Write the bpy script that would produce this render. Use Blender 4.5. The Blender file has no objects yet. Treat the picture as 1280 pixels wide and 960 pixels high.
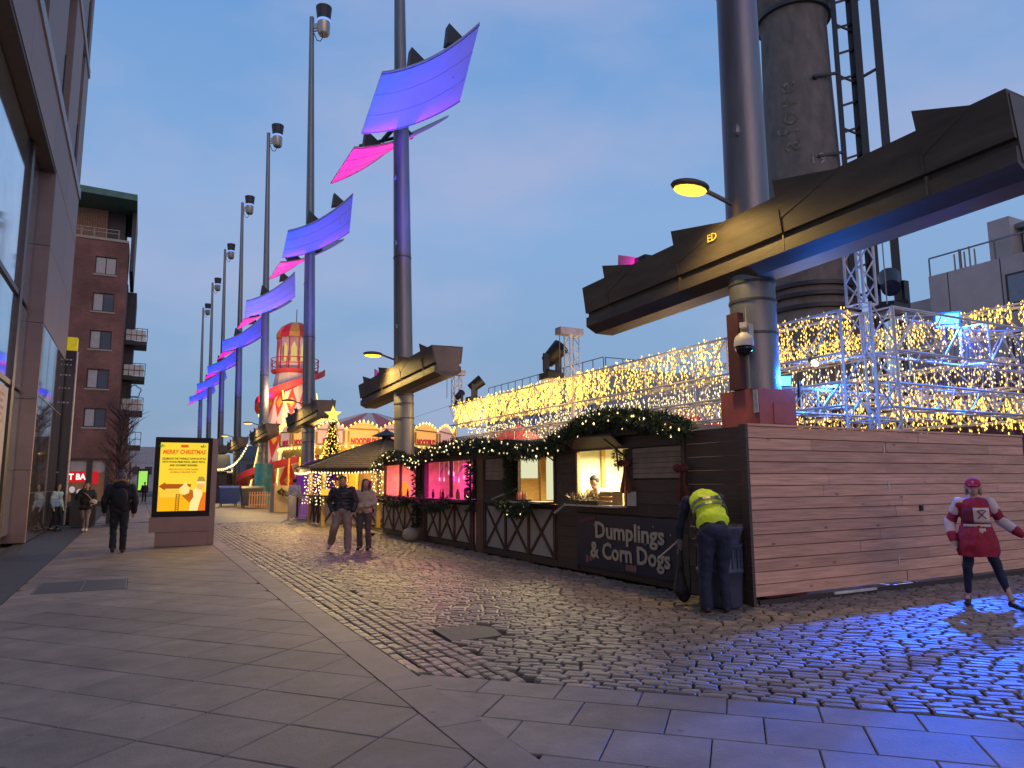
import bpy, bmesh, math, random
from mathutils import Vector, Matrix
random.seed(7)
scene = bpy.context.scene
C = scene.collection
PI = math.pi
rad = math.radians

# ------------------------------------------------------------------ camera
EYE = Vector((0, 0, 1.6))
def _cam():
    p, y, r = rad(7.85), rad(27.7), rad(0.35)
    fwd = Vector((math.sin(y)*math.cos(p), math.cos(y)*math.cos(p), math.sin(p)))
    right = Vector((math.cos(y), -math.sin(y), 0)); up = right.cross(fwd)
    r2 = right*math.cos(r) - up*math.sin(r); u2 = up*math.cos(r) + right*math.sin(r)
    cd = bpy.data.cameras.new('camera'); cam = bpy.data.objects.new('camera', cd); C.objects.link(cam)
    cam.matrix_world = Matrix(((r2.x, u2.x, -fwd.x, EYE.x), (r2.y, u2.y, -fwd.y, EYE.y), (r2.z, u2.z, -fwd.z, EYE.z), (0, 0, 0, 1)))
    cd.sensor_width = 36; cd.lens = 885/1280*36; cd.clip_start = .05; cd.clip_end = 1500
    scene.camera = cam
    return r2, u2, fwd
CR, CU, CF = _cam()
def depth_of(x, y, z=0):
    v = Vector((x, y, z)) - EYE
    d = v.dot(CF)
    if d < .3: return None
    px, py = 640 + 885*v.dot(CR)/d, 480 - 885*v.dot(CU)/d
    return d, px, py
scene.view_settings.view_transform = 'Standard'
scene.view_settings.look = 'None'
scene.view_settings.exposure = 0
scene.view_settings.gamma = 1
scene.render.engine = 'CYCLES'
scene.cycles.use_denoising = True
scene.cycles.max_bounces = 6
scene.cycles.diffuse_bounces = 3
scene.cycles.glossy_bounces = 3
scene.cycles.sample_clamp_indirect = 4
scene.cycles.blur_glossy = 1.0

# ------------------------------------------------------------------ sky at dusk
W = bpy.data.worlds.new('World'); scene.world = W; W.use_nodes = True
def _world():
    nt = W.node_tree; N = nt.nodes; L = nt.links
    bg = N['Background']
    tc = N.new('ShaderNodeTexCoord')
    sep = N.new('ShaderNodeSeparateXYZ'); L.new(tc.outputs['Generated'], sep.inputs[0])
    rp = N.new('ShaderNodeValToRGB'); L.new(sep.outputs['Z'], rp.inputs[0])
    e = rp.color_ramp.elements
    e[0].position = 0; e[0].color = (.2, .315, .48, 1)
    e[1].position = 1; e[1].color = (.09, .22, .52, 1)
    for p, c in ((.12, (.215, .35, .56, 1)), (.35, (.235, .40, .69, 1)), (.6, (.14, .32, .66, 1))):
        k = e.new(p); k.color = c
    sky = N.new('ShaderNodeTexSky'); sky.sky_type = 'NISHITA'; sky.sun_disc = False
    sky.sun_elevation = rad(4); sky.sun_rotation = rad(205)
    ns = N.new('ShaderNodeTexNoise'); ns.inputs['Scale'].default_value = 2.6; ns.inputs['Detail'].default_value = 5
    mp = N.new('ShaderNodeMapping'); mp.inputs['Scale'].default_value = (1, 1, 2.4)
    L.new(tc.outputs['Generated'], mp.inputs[0]); L.new(mp.outputs[0], ns.inputs[0])
    r2 = N.new('ShaderNodeValToRGB'); L.new(ns.outputs[0], r2.inputs[0])
    r2.color_ramp.elements[0].position = .42; r2.color_ramp.elements[0].color = (0, 0, 0, 1)
    r2.color_ramp.elements[1].position = .72; r2.color_ramp.elements[1].color = (.8, .8, .8, 1)
    mx = N.new('ShaderNodeMix'); mx.data_type = 'RGBA'
    L.new(r2.outputs[0], mx.inputs[0]); L.new(rp.outputs[0], mx.inputs[6]); mx.inputs[7].default_value = (.40, .44, .66, 1)
    m2 = N.new('ShaderNodeMix'); m2.data_type = 'RGBA'; m2.blend_type = 'ADD'; m2.inputs[0].default_value = .012
    L.new(mx.outputs[2], m2.inputs[6]); L.new(sky.outputs[0], m2.inputs[7])
    L.new(m2.outputs[2], bg.inputs[0]); bg.inputs[1].default_value = 1.0
_world()
sun = bpy.data.lights.new('sun', 'SUN'); so = bpy.data.objects.new('sun', sun); C.objects.link(so)
sun.energy = .55; sun.angle = rad(40); sun.color = (1, .58, .42)
# afterglow from behind the camera, low over the roofs
so.rotation_euler = Vector((-.1, -1, .30)).to_track_quat('Z', 'Y').to_euler()

# ------------------------------------------------------------------ materials
MATS = {}
def mat(name, col, rough=.7, metal=0, var=.25, scale=6, bump=.0, bscale=None, emit=None, es=1, spec=.5, stretch=None, rnd=0, trans=0, coat=0):
    if name in MATS: return MATS[name]
    m = bpy.data.materials.new(name); m.use_nodes = True; MATS[name] = m
    nt = m.node_tree; N = nt.nodes; L = nt.links; b = N['Principled BSDF']
    b.inputs['Base Color'].default_value = (*col, 1)
    b.inputs['Roughness'].default_value = rough; b.inputs['Metallic'].default_value = metal
    b.inputs['Specular IOR Level'].default_value = spec
    if coat: b.inputs['Coat Weight'].default_value = coat
    if emit:
        b.inputs['Emission Color'].default_value = (*emit, 1); b.inputs['Emission Strength'].default_value = es
        m.cycles.emission_sampling = 'NONE'
    if var or bump:
        tc = N.new('ShaderNodeTexCoord'); mp = N.new('ShaderNodeMapping')
        if stretch: mp.inputs['Scale'].default_value = stretch
        L.new(tc.outputs['Object'], mp.inputs[0])
        ns = N.new('ShaderNodeTexNoise'); ns.inputs['Scale'].default_value = scale; ns.inputs['Detail'].default_value = 6
        ns.inputs['Roughness'].default_value = .65
        L.new(mp.outputs[0], ns.inputs[0])
        mr = N.new('ShaderNodeMapRange'); mr.inputs[1].default_value = .3; mr.inputs[2].default_value = .7
        mr.inputs[3].default_value = 1-var; mr.inputs[4].default_value = 1+var
        L.new(ns.outputs[0], mr.inputs[0])
        out = mr.outputs[0]
        if rnd:
            oi = N.new('ShaderNodeObjectInfo'); at = N.new('ShaderNodeAttribute'); at.attribute_name = 'rnd'
            ad = N.new('ShaderNodeMath'); ad.operation = 'ADD'; L.new(oi.outputs['Random'], ad.inputs[0]); L.new(at.outputs['Fac'], ad.inputs[1])
            fr = N.new('ShaderNodeMath'); fr.operation = 'FRACT'; L.new(ad.outputs[0], fr.inputs[0])
            m2 = N.new('ShaderNodeMapRange'); m2.inputs[3].default_value = 1-rnd; m2.inputs[4].default_value = 1+rnd
            L.new(fr.outputs[0], m2.inputs[0])
            mu = N.new('ShaderNodeMath'); mu.operation = 'MULTIPLY'; L.new(out, mu.inputs[0]); L.new(m2.outputs[0], mu.inputs[1]); out = mu.outputs[0]
        vm = N.new('ShaderNodeVectorMath'); vm.operation = 'SCALE'; vm.inputs[0].default_value = col
        L.new(out, vm.inputs['Scale']); L.new(vm.outputs[0], b.inputs['Base Color'])
        if bump:
            n2 = ns
            if bscale:
                n2 = N.new('ShaderNodeTexNoise'); n2.inputs['Scale'].default_value = bscale; n2.inputs['Detail'].default_value = 5
                L.new(mp.outputs[0], n2.inputs[0])
            bp = N.new('ShaderNodeBump'); bp.inputs['Strength'].default_value = bump; bp.inputs['Distance'].default_value = .02
            L.new(n2.outputs[0], bp.inputs['Height']); L.new(bp.outputs[0], b.inputs['Normal'])
            rr = N.new('ShaderNodeMapRange'); rr.inputs[3].default_value = max(.05, rough-.12); rr.inputs[4].default_value = min(1, rough+.12)
            L.new(ns.outputs[0], rr.inputs[0]); L.new(rr.outputs[0], b.inputs['Roughness'])
    return m
def emis(name, col, s=1, sample=False):
    if name in MATS: return MATS[name]
    m = bpy.data.materials.new(name); m.use_nodes = True; MATS[name] = m
    nt = m.node_tree; nt.nodes.clear(); e = nt.nodes.new('ShaderNodeEmission'); o = nt.nodes.new('ShaderNodeOutputMaterial')
    e.inputs[0].default_value = (*col, 1); e.inputs[1].default_value = s; nt.links.new(e.outputs[0], o.inputs[0])
    m.cycles.emission_sampling = 'AUTO' if sample else 'NONE'
    return m
def brick_mat(name, c1, c2, mortar, scale=1, axis='xz', bw=.215, rh=.075, ms=.01, bump=.4):
    m = mat(name, c1, .85)
    nt = m.node_tree; N = nt.nodes; L = nt.links; b = N['Principled BSDF']
    geo = N.new('ShaderNodeNewGeometry'); sp = N.new('ShaderNodeSeparateXYZ'); L.new(geo.outputs['Position'], sp.inputs[0])
    cb = N.new('ShaderNodeCombineXYZ')
    if axis == 'xz':
        ad = N.new('ShaderNodeMath'); L.new(sp.outputs[0], ad.inputs[0]); L.new(sp.outputs[1], ad.inputs[1]); L.new(ad.outputs[0], cb.inputs[0]); L.new(sp.outputs[2], cb.inputs[1])
    else:
        s1 = N.new('ShaderNodeMath'); s1.operation = 'SUBTRACT'; s2 = N.new('ShaderNodeMath')
        L.new(sp.outputs[0], s1.inputs[0]); L.new(sp.outputs[1], s1.inputs[1]); L.new(sp.outputs[0], s2.inputs[0]); L.new(sp.outputs[1], s2.inputs[1])
        L.new(s1.outputs[0], cb.inputs[0]); L.new(s2.outputs[0], cb.inputs[1])
    bt = N.new('ShaderNodeTexBrick'); L.new(cb.outputs[0], bt.inputs[0]); bt.inputs['Scale'].default_value = scale
    bt.inputs['Color1'].default_value = (*c1, 1); bt.inputs['Color2'].default_value = (*c2, 1); bt.inputs['Mortar'].default_value = (*mortar, 1)
    bt.inputs['Brick Width'].default_value = bw; bt.inputs['Row Height'].default_value = rh; bt.inputs['Mortar Size'].default_value = ms
    ns = N.new('ShaderNodeTexNoise'); ns.inputs['Scale'].default_value = .6; ns.inputs['Detail'].default_value = 6; L.new(geo.outputs['Position'], ns.inputs[0])
    mr = N.new('ShaderNodeMapRange'); mr.inputs[1].default_value = .3; mr.inputs[2].default_value = .7; mr.inputs[3].default_value = .7; mr.inputs[4].default_value = 1.3
    L.new(ns.outputs[0], mr.inputs[0])
    vm = N.new('ShaderNodeVectorMath'); vm.operation = 'SCALE'; L.new(bt.outputs[0], vm.inputs[0]); L.new(mr.outputs[0], vm.inputs['Scale'])
    L.new(vm.outputs[0], b.inputs['Base Color'])
    bp = N.new('ShaderNodeBump'); bp.inputs['Strength'].default_value = bump; bp.invert = True; L.new(bt.outputs['Fac'], bp.inputs['Height']); L.new(bp.outputs[0], b.inputs['Normal'])
    return m

# ------------------------------------------------------------------ mesh building
ORG = {}          # world origin of every object that carries children
class MB:
    def __init__(s): s.v = []; s.f = []; s.mi = []; s.m = 0; s.rn = []
    def add(s, vs, fs):
        b = len(s.v); s.v += [tuple(p) for p in vs]
        for f in fs: s.f.append(tuple(b+i for i in f)); s.mi.append(s.m)
        return s
    def box(s, x0, x1, y0, y1, z0, z1):
        if x0 > x1: x0, x1 = x1, x0
        if y0 > y1: y0, y1 = y1, y0
        if z0 > z1: z0, z1 = z1, z0
        return s.add([(x0,y0,z0),(x1,y0,z0),(x1,y1,z0),(x0,y1,z0),(x0,y0,z1),(x1,y0,z1),(x1,y1,z1),(x0,y1,z1)],
                     [(0,3,2,1),(4,5,6,7),(0,1,5,4),(1,2,6,5),(2,3,7,6),(3,0,4,7)])
    def bar(s, a, b, w, h, up=(0, 0, 1)):       # rectangular bar from a to b
        a = Vector(a); b = Vector(b); d = (b-a).normalized(); u = Vector(up)
        if abs(d.dot(u)) > .95: u = Vector((1, 0, 0))
        r = d.cross(u).normalized(); u = r.cross(d).normalized()
        q = []
        for p in (a, b):
            for i, j in ((-1,-1),(1,-1),(1,1),(-1,1)): q.append(p + r*(i*w/2) + u*(j*h/2))
        return s.add(q, [(0,1,2,3),(7,6,5,4),(0,4,5,1),(1,5,6,2),(2,6,7,3),(3,7,4,0)])
    def tube(s, a, b, r0, r1=None, n=8, caps=True):
        if r1 is None: r1 = r0
        a = Vector(a); b = Vector(b); d = (b-a)
        if d.length < 1e-6: return s
        d.normalize(); u = Vector((0, 0, 1)) if abs(d.z) < .9 else Vector((1, 0, 0))
        r = d.cross(u).normalized(); u = r.cross(d)
        q = []
        for p, rr in ((a, r0), (b, r1)):
            for i in range(n):
                t = 2*PI*i/n; q.append(p + r*(math.cos(t)*rr) + u*(math.sin(t)*rr))
        fs = [(i, (i+1) % n, n+(i+1) % n, n+i) for i in range(n)]
        if caps: fs += [tuple(range(n))[::-1], tuple(range(n, 2*n))]
        return s.add(q, fs)
    def path(s, pts, r, n=6):
        for i in range(len(pts)-1): s.tube(pts[i], pts[i+1], r, r, n)
        return s
    def lathe(s, c, prof, n=16, sx=1, sy=1, a0=0, a1=2*PI):
        c = Vector(c); full = abs(a1-a0-2*PI) < 1e-6; k = n if full else n+1; q = []
        for r, z in prof:
            for i in range(k):
                t = a0+(a1-a0)*i/n; q.append((c.x+math.cos(t)*r*sx, c.y+math.sin(t)*r*sy, c.z+z))
        fs = []
        for j in range(len(prof)-1):
            for i in range(n):
                i2 = (i+1) % k if full else i+1
                fs.append((j*k+i, j*k+i2, (j+1)*k+i2, (j+1)*k+i))
        if full:
            if prof[0][0] > .001: fs.append(tuple(range(k))[::-1])
            if prof[-1][0] > .001: fs.append(tuple((len(prof)-1)*k+i for i in range(k)))
        return s.add(q, fs)
    def ell(s, c, r, nu=12, nv=8, rot=None):
        c = Vector(c); q = []; R = rot or Matrix.Identity(3)
        for j in range(nv+1):
            p = PI*j/nv
            for i in range(nu):
                t = 2*PI*i/nu
                q.append(c + R @ Vector((r[0]*math.sin(p)*math.cos(t), r[1]*math.sin(p)*math.sin(t), r[2]*math.cos(p))))
        fs = [(j*nu+i, (j+1)*nu+i, (j+1)*nu+(i+1) % nu, j*nu+(i+1) % nu) for j in range(nv) for i in range(nu)]
        return s.add(q, fs)
    def cap(s, a, b, r0, r1=None, n=10):        # capsule
        if r1 is None: r1 = r0
        s.tube(a, b, r0, r1, n); s.ell(a, (r0,)*3, n, 6); s.ell(b, (r1,)*3, n, 6); return s
    def prism(s, pts, off):                      # polygon extruded by vector
        n = len(pts); o = Vector(off); q = [Vector(p) for p in pts]; q += [p+o for p in q]
        return s.add(q, [tuple(range(n))[::-1], tuple(range(n, 2*n))] + [(i, (i+1) % n, n+(i+1) % n, n+i) for i in range(n)])
    def quad(s, *p): return s.add(p, [tuple(range(len(p)))])
    def mesh(s, name, mats, smooth=False, o=(0, 0, 0)):
        me = bpy.data.meshes.new(name); ox, oy, oz = o
        me.from_pydata([(x-ox, y-oy, z-oz) for x, y, z in s.v], [], s.f)
        for m in (mats if isinstance(mats, (list, tuple)) else [mats]): me.materials.append(m)
        if any(s.mi): me.polygons.foreach_set('material_index', s.mi)
        if smooth: me.shade_smooth() if smooth is True else me.shade_smooth()
        if s.rn:
            at = me.attributes.new('rnd', 'FLOAT', 'FACE'); at.data.foreach_set('value', s.rn[:len(s.f)])
        me.update(); return me
    def build(s, name, mats, parent=None, smooth=False, label=None, kind=None, loc=None):
        o0 = ORG.get(parent.name, Vector((0, 0, 0))) if parent else Vector(loc or (0, 0, 0))
        me = s.mesh(name, mats, smooth, o0)
        ob = bpy.data.objects.new(name, me); C.objects.link(ob)
        if parent: ob.parent = parent; ORG[ob.name] = o0
        else: ob.location = o0; ORG[ob.name] = o0
        if label: ob['label'] = label
        if kind: ob['kind'] = kind
        return ob
def tag(o, label=None, cat=None, group=None, kind=None):
    if label: o['label'] = label
    if cat: o['category'] = cat
    if group: o['group'] = group
    if kind: o['kind'] = kind
    return o
def thing(name, label, cat, loc=(0, 0, 0), group=None):
    o = bpy.data.objects.new(name, None); C.objects.link(o); o.location = loc; o.empty_display_size = .2
    ORG[o.name] = Vector(loc); return tag(o, label, cat, group)
def copy_tree(o, parent=None):
    c = o.copy(); C.objects.link(c)
    if parent: c.parent = parent
    for ch in o.children: copy_tree(ch, c)
    return c
def smooth_angle(ob, a=40):
    ob.data.shade_smooth()
    try: ob.data.set_sharp_from_angle(angle=rad(a))
    except Exception: pass
    return ob
def text(name, body, mt, parent, loc, size, right, up, ext=.004, bold=0, align='CENTER', sx=1, label=None, shear=0, width=None):
    cu = bpy.data.curves.new(name, 'FONT'); cu.body = body; cu.size = size; cu.extrude = ext; cu.offset = bold
    cu.align_x = align; cu.align_y = 'CENTER'; cu.materials.append(mt); cu.resolution_u = 2; cu.shear = shear
    ob = bpy.data.objects.new(name + '_curve', cu)
    r = Vector(right).normalized(); u = Vector(up).normalized(); n = r.cross(u)
    M = Matrix(((r.x*sx, u.x, n.x, 0), (r.y*sx, u.y, n.y, 0), (r.z*sx, u.z, n.z, 0), (0, 0, 0, 1)))
    if parent:
        M.translation = Vector(loc) - ORG[parent.name]
    else: M.translation = Vector(loc)
    if width:
        me = bpy.data.meshes.new_from_object(ob); xs = [v.co.x for v in me.vertices]; f = width/(max(xs)-min(xs)); bpy.data.meshes.remove(me)
        T = M.translation.copy(); M = M @ Matrix.Diagonal((f/1.0, 1, 1, 1)) ; M.translation = T
    me = bpy.data.meshes.new_from_object(ob); bpy.data.objects.remove(ob); me.name = name
    me.transform(M)
    ob = bpy.data.objects.new(name, me); C.objects.link(ob)
    if parent: ob.parent = parent
    if label: ob['label'] = label
    return ob
def lamp(kind, name, loc, power, col, target=None, size=.1, cone=60, blend=.5):
    l = bpy.data.lights.new(name, kind); l.energy = power; l.color = col
    if kind == 'AREA': l.size = size
    else: l.shadow_soft_size = size
    if kind == 'SPOT': l.spot_size = rad(cone); l.spot_blend = blend
    o = bpy.data.objects.new(name, l); C.objects.link(o); o.location = loc
    if target is not None:
        o.rotation_euler = (Vector(target)-Vector(loc)).to_track_quat('-Z', 'Y').to_euler()
    return o

# common materials
M_steel = mat('galvanised_steel', (.21, .205, .215), .45, .75, .22, 3, .12, 40, stretch=(1, 1, .15))
M_dark = mat('dark_paint', (.02, .02, .024), .5, 0, .3, 8, .1)
M_bronze = mat('brown_cladding', (.10, .08, .066), .55, .3, .38, 2.4, .15, 30, stretch=(1, .3, 2))
M_darkwood = mat('dark_stained_wood', (.07, .045, .04), .6, 0, .35, 9, .35, 30, stretch=(1, .25, 6), rnd=.25)
M_wood = mat('pale_pine_boards', (.62, .345, .235), .6, 0, .32, 3.5, .4, 14, stretch=(.4, .4, 9), rnd=.17)
def _knots():
    nt = M_wood.node_tree; N = nt.nodes; L = nt.links; b = N['Principled BSDF']; src = b.inputs['Base Color'].links[0].from_socket
    tc = N.new('ShaderNodeTexCoord'); mp = N.new('ShaderNodeMapping'); mp.inputs['Scale'].default_value = (2.2, 2.2, 5.5); L.new(tc.outputs['Object'], mp.inputs[0])
    vo = N.new('ShaderNodeTexVoronoi'); vo.inputs['Scale'].default_value = 1; L.new(mp.outputs[0], vo.inputs[0])
    mr = N.new('ShaderNodeMapRange'); mr.inputs[1].default_value = .03; mr.inputs[2].default_value = .13; mr.inputs[3].default_value = .38; mr.inputs[4].default_value = 1; L.new(vo.outputs['Distance'], mr.inputs[0])
    vm = N.new('ShaderNodeVectorMath'); vm.operation = 'SCALE'; L.new(src, vm.inputs[0]); L.new(mr.outputs[0], vm.inputs['Scale']); L.new(vm.outputs[0], b.inputs['Base Color'])
_knots()
M_cream = mat('cream_panel', (.35, .31, .25), .7, 0, .12, 5, .1)
M_glass = mat('window_glass', (.10, .12, .14), .06, 0, .0, spec=1.0)
M_truss = mat('aluminium_truss', (.62, .6, .6), .4, .35, .12, 8)
M_black = mat('black_plastic', (.012, .012, .014), .45, 0, .2, 8)
E_bulb = emis('warm_bulb', (1, .60, .09), 3.6)
E_bulbw = emis('white_warm_bulb', (1, .78, .36), 2.6)
E_white = emis('white_tube', (1, .93, .62), 2.5)
E_yel = emis('yellow_neon', (1, .8, .18), 2.3)
E_blue = emis('blue_flood_lens', (.08, .5, 1), 5)
def twinkle(m):      # bulbs of a string are never equally bright
    nt = m.node_tree; N = nt.nodes; e = [n for n in N if n.type == 'EMISSION'][0]; s = e.inputs[1].default_value
    tc = N.new('ShaderNodeTexCoord'); w = N.new('ShaderNodeTexWhiteNoise'); sn = N.new('ShaderNodeVectorMath'); sn.operation = 'SNAP'; sn.inputs[1].default_value = (.08, .08, .08)
    mr = N.new('ShaderNodeMapRange'); mr.inputs[3].default_value = s*.3; mr.inputs[4].default_value = s*1.7
    nt.links.new(tc.outputs['Object'], sn.inputs[0]); nt.links.new(sn.outputs[0], w.inputs[0]); nt.links.new(w.outputs['Value'], mr.inputs[0]); nt.links.new(mr.outputs[0], e.inputs[1])
twinkle(E_bulb); twinkle(E_bulbw)
M_green = mat('fir_needles', (.022, .042, .02), .7, 0, .5, 20)
# ================================================================== GROUND
M_pave = mat('granite_paving', (.22, .165, .14), .62, 0, .3, 2.6, .25, 60, rnd=.13)
def weather(m, sc=1.0):      # trodden-in gum and old stains
    nt = m.node_tree; N = nt.nodes; L = nt.links; b = N['Principled BSDF']; src = b.inputs['Base Color'].links[0].from_socket
    g_ = N.new('ShaderNodeNewGeometry'); vo = N.new('ShaderNodeTexVoronoi'); vo.inputs['Scale'].default_value = 2.6*sc; L.new(g_.outputs['Position'], vo.inputs[0])
    mr = N.new('ShaderNodeMapRange'); mr.inputs[1].default_value = .05; mr.inputs[2].default_value = .075; mr.inputs[3].default_value = .62; mr.inputs[4].default_value = 1; L.new(vo.outputs['Distance'], mr.inputs[0])
    ns = N.new('ShaderNodeTexNoise'); ns.inputs['Scale'].default_value = .55; ns.inputs['Detail'].default_value = 7; ns.inputs['Roughness'].default_value = .7; L.new(g_.outputs['Position'], ns.inputs[0])
    m2 = N.new('ShaderNodeMapRange'); m2.inputs[1].default_value = .35; m2.inputs[2].default_value = .65; m2.inputs[3].default_value = .74; m2.inputs[4].default_value = 1.18; L.new(ns.outputs[0], m2.inputs[0])
    mu = N.new('ShaderNodeMath'); mu.operation = 'MULTIPLY'; L.new(mr.outputs[0], mu.inputs[0]); L.new(m2.outputs[0], mu.inputs[1])
    vm = N.new('ShaderNodeVectorMath'); vm.operation = 'SCALE'; L.new(src, vm.inputs[0]); L.new(mu.outputs[0], vm.inputs['Scale']); L.new(vm.outputs[0], b.inputs['Base Color'])
weather(M_pave)
M_kerb = mat('kerb_granite', (.22, .165, .15), .6, 0, .25, 2.2, .2, 60, rnd=.08); weather(M_kerb)
M_sett = mat('granite_sett', (.225, .17, .135), .4, 0, .35, 7, .5, 45, rnd=.33)
M_joint = mat('dark_joint_sand', (.035, .03, .026), .9, 0, .4, 9, .4)
M_strip = mat('dark_slate_paving', (.045, .045, .052), .5, 0, .2, 3, .15)
g = MB().quad((-300, -60, -.1), (300, -60, -.1), (300, 500, -.1), (-300, 500, -.1)).build('ground', mat('distant_paving', (.16, .135, .12), .8, 0, .2, .2), kind='structure')
pave = MB().box(-2.9, 2.16, -6, 130, -.09, -.025).build('pavement', M_joint, kind='structure')
road = MB().box(2.161, 15.5, -4, 32, -.09, -.045).build('cobbled_road', M_joint, kind='structure')
M_far = brick_mat('distant_setts', (.22, .16, .115), (.11, .085, .065), (.03, .026, .022), axis='xy', bw=.22, rh=.13, ms=.014, bump=.8)
M_far.node_tree.nodes['Principled BSDF'].inputs['Roughness'].default_value = .5
MB().box(2.161, 40, 32.001, 140, -.09, -.012).build('distant_cobbled_square', M_far, kind='structure')
MB().box(15.501, 60, -30, 32, -.09, -.02).build('market_ground', mat('trampled_ground', (.09, .075, .065), .8, 0, .3, 3, .2), kind='structure')

def clip(poly, n, d, keep=1):          # keep the side where n.p*keep >= d*keep
    out = []
    for i in range(len(poly)):
        a, b = poly[i-1], poly[i]
        da = (a[0]*n[0]+a[1]*n[1]-d)*keep; db = (b[0]*n[0]+b[1]*n[1]-d)*keep
        if (da >= 0) != (db >= 0):
            t = da/(da-db); out.append((a[0]+(b[0]-a[0])*t, a[1]+(b[1]-a[1])*t))
        if db >= 0: out.append(b)
    return out
def area(p): return abs(sum(p[i-1][0]*p[i][1]-p[i][0]*p[i-1][1] for i in range(len(p))))/2
def slab_into(mb, poly, z0, z1, bev=.006):
    cx = sum(p[0] for p in poly)/len(poly); cy = sum(p[1] for p in poly)/len(poly)
    tx, ty = random.uniform(-.003, .003), random.uniform(-.003, .003); dz = random.uniform(-.0015, .0015)
    n = len(poly); q = []
    for k, (zz, s) in enumerate(((z0, 0), (z1-bev, 0), (z1, bev))):
        for x, y in poly:
            dx, dy = x-cx, y-cy; L = math.hypot(dx, dy) or 1
            f = 1-s*1.4/L; X, Y = cx+dx*f, cy+dy*f
            q.append((X, Y, zz+(dz+tx*dx+ty*dy if k else 0)))
    fs = [tuple(range(2*n, 3*n))]
    for j in range(2):
        for i in range(n): fs.append((j*n+i, j*n+(i+1) % n, (j+1)*n+(i+1) % n, (j+1)*n+i))
    before = len(mb.f); mb.add(q, fs); r = random.random()
    mb.rn += [r]*(len(mb.f)-before)

far_slabs = MB(); n_slab = 0; G = .004
def place_slabs(polys, parent, m, name, zmax, far_mb, limit):
    """the largest in view become single parts, the rest one part"""
    polys = [p for p in polys if len(p) > 2 and area(p) > .01]
    sc = []
    for p in polys:
        cx = sum(q[0] for q in p)/len(p); cy = sum(q[1] for q in p)/len(p)
        d = depth_of(cx, cy); vis = d and -60 < d[1] < 1340 and d[2] < 1010
        sc.append((0 if vis else 1, d[0] if d else 99, p))
    sc.sort(key=lambda t: (t[0], t[1]))
    for i, (nv, d, p) in enumerate(sc):
        if i < limit and not nv:
            b = MB(); slab_into(b, p, -.024, zmax); b.rn = []
            b.build(name, m, parent)
        else: slab_into(far_mb, p, -.024, zmax)
# diagonal flags of the pavement (the dark strip by the wall and the manhole cut out)
a0 = rad(41); ua = (math.cos(a0), math.sin(a0)); na = (-math.sin(a0), math.cos(a0))
MH = (-1.3, -.05, 12.75, 14.1)
polys = []
for i in range(-12, 60):
    for j in range(-12, 60):
        d0, d1 = 2.565-.7*12+.7*i+.35, 0, 
        d0 = 3.93+.705*(i-12); e0 = 3.53+.587*(j-12)
        P4 = []
        for dd, ee in ((d0+G, e0+G), (d0+G, e0+.587-G), (d0+.705-G, e0+.587-G), (d0+.705-G, e0+G)):
            P4.append((na[0]*dd+ua[0]*ee, na[1]*dd+ua[1]*ee))
        cx = sum(p[0] for p in P4)/4; cy = sum(p[1] for p in P4)/4
        if cy > 34 or cy < .8 or cx < -3 or cx > 2.6: continue
        p = clip(clip(P4, (1, 0), -1.53, 1), (1, 0), 1.838, -1)
        if len(p) < 3: continue
        if cy > 11.5 and cy < 15.5 and cx < .9:
            for q in (clip(p, (0, 1), MH[2], -1), clip(clip(clip(p, (0, 1), MH[2], 1), (0, 1), MH[3], -1), (1, 0), MH[1], 1),
                      clip(clip(clip(p, (0, 1), MH[2], 1), (0, 1), MH[3], -1), (1, 0), MH[0], -1), clip(p, (0, 1), MH[3], 1)):
                if len(q) > 2: polys.append(q)
        else: polys.append(p)
place_slabs(polys, pave, M_pave, 'paving_slab', 0, far_slabs, 150)
for k in range(70):                    # plain far pavement, slabs too small to tell apart
    y = 34.5+k*.9
    for x in (-1.5, -.4, .7): slab_into(far_slabs, [(x, y), (x+1.08, y), (x+1.08, y+.89), (x, y+.89)], -.024, 0)
far_slabs.build('distant_paving_slabs', M_pave, pave, kind='stuff')
for k in range(20):
    y = 1+k*1.6; MB().box(-2.64, -1.54, y+.003, y+1.597, -.02, .001).build('dark_paving_slab', M_strip, pave)
mh = MB().box(-1.295, -.055, 12.755, 14.095, -.02, .003)
mhc = mh.build('access_cover', mat('cast_cover', (.09, .075, .075), .55, .3, .2, 20, .3), pave)
b = MB()
for x in (-1.29, -.68, -.075): b.box(x, x+.015, 12.77, 14.08, .0031, .007)
b.build('cover_rim', M_steel, mhc)
# kerb band
y = -1.0
while y < 60:
    L = .93 if y < 30 else 3
    MB().box(1.842, 2.155, y+.003, y+L-.003, -.02, random.uniform(.003, .007)).build('kerb_stone', M_kerb, pave); y += L
# south paving, laid square to the kerb of the setts
t_ = (math.sqrt(.5), -math.sqrt(.5)); n_ = (math.sqrt(.5), math.sqrt(.5))
def tn(t, n): return (t_[0]*t+n_[0]*n, t_[1]*t+n_[1]*n)
sp = MB().prism([(*tn(-4.6, 5.745), -.085), (*tn(9, 5.745), -.085), (*tn(9, 1), -.085), (*tn(-4.6, 1), -.085)], (0, 0, .043)).build('south_pavement', M_joint, kind='structure')
polys = []
rows = [(5.38, 5.745, .62, .0), (4.86, 5.38, .62, .24), (4.31, 4.86, .62, -.08), (3.77, 4.31, .62, .2), (3.2, 3.77, .62, -.1), (2.6, 3.2, .62, .1)]
for r0, r1, L, off in rows:
    for k in range(-9, 14):
        a = k*L+off-.134+.005; c = a+L-.008
        p = [tn(a, r0+.004), tn(c, r0+.004), tn(c, r1-.003), tn(a, r1-.003)]
        p = clip(p, (1, 0), 2.165, 1)
        if len(p) > 2: polys.append(p)
fb = MB(); place_slabs(polys, sp, M_pave, 'paving_slab', -.006, fb, 95)
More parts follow.
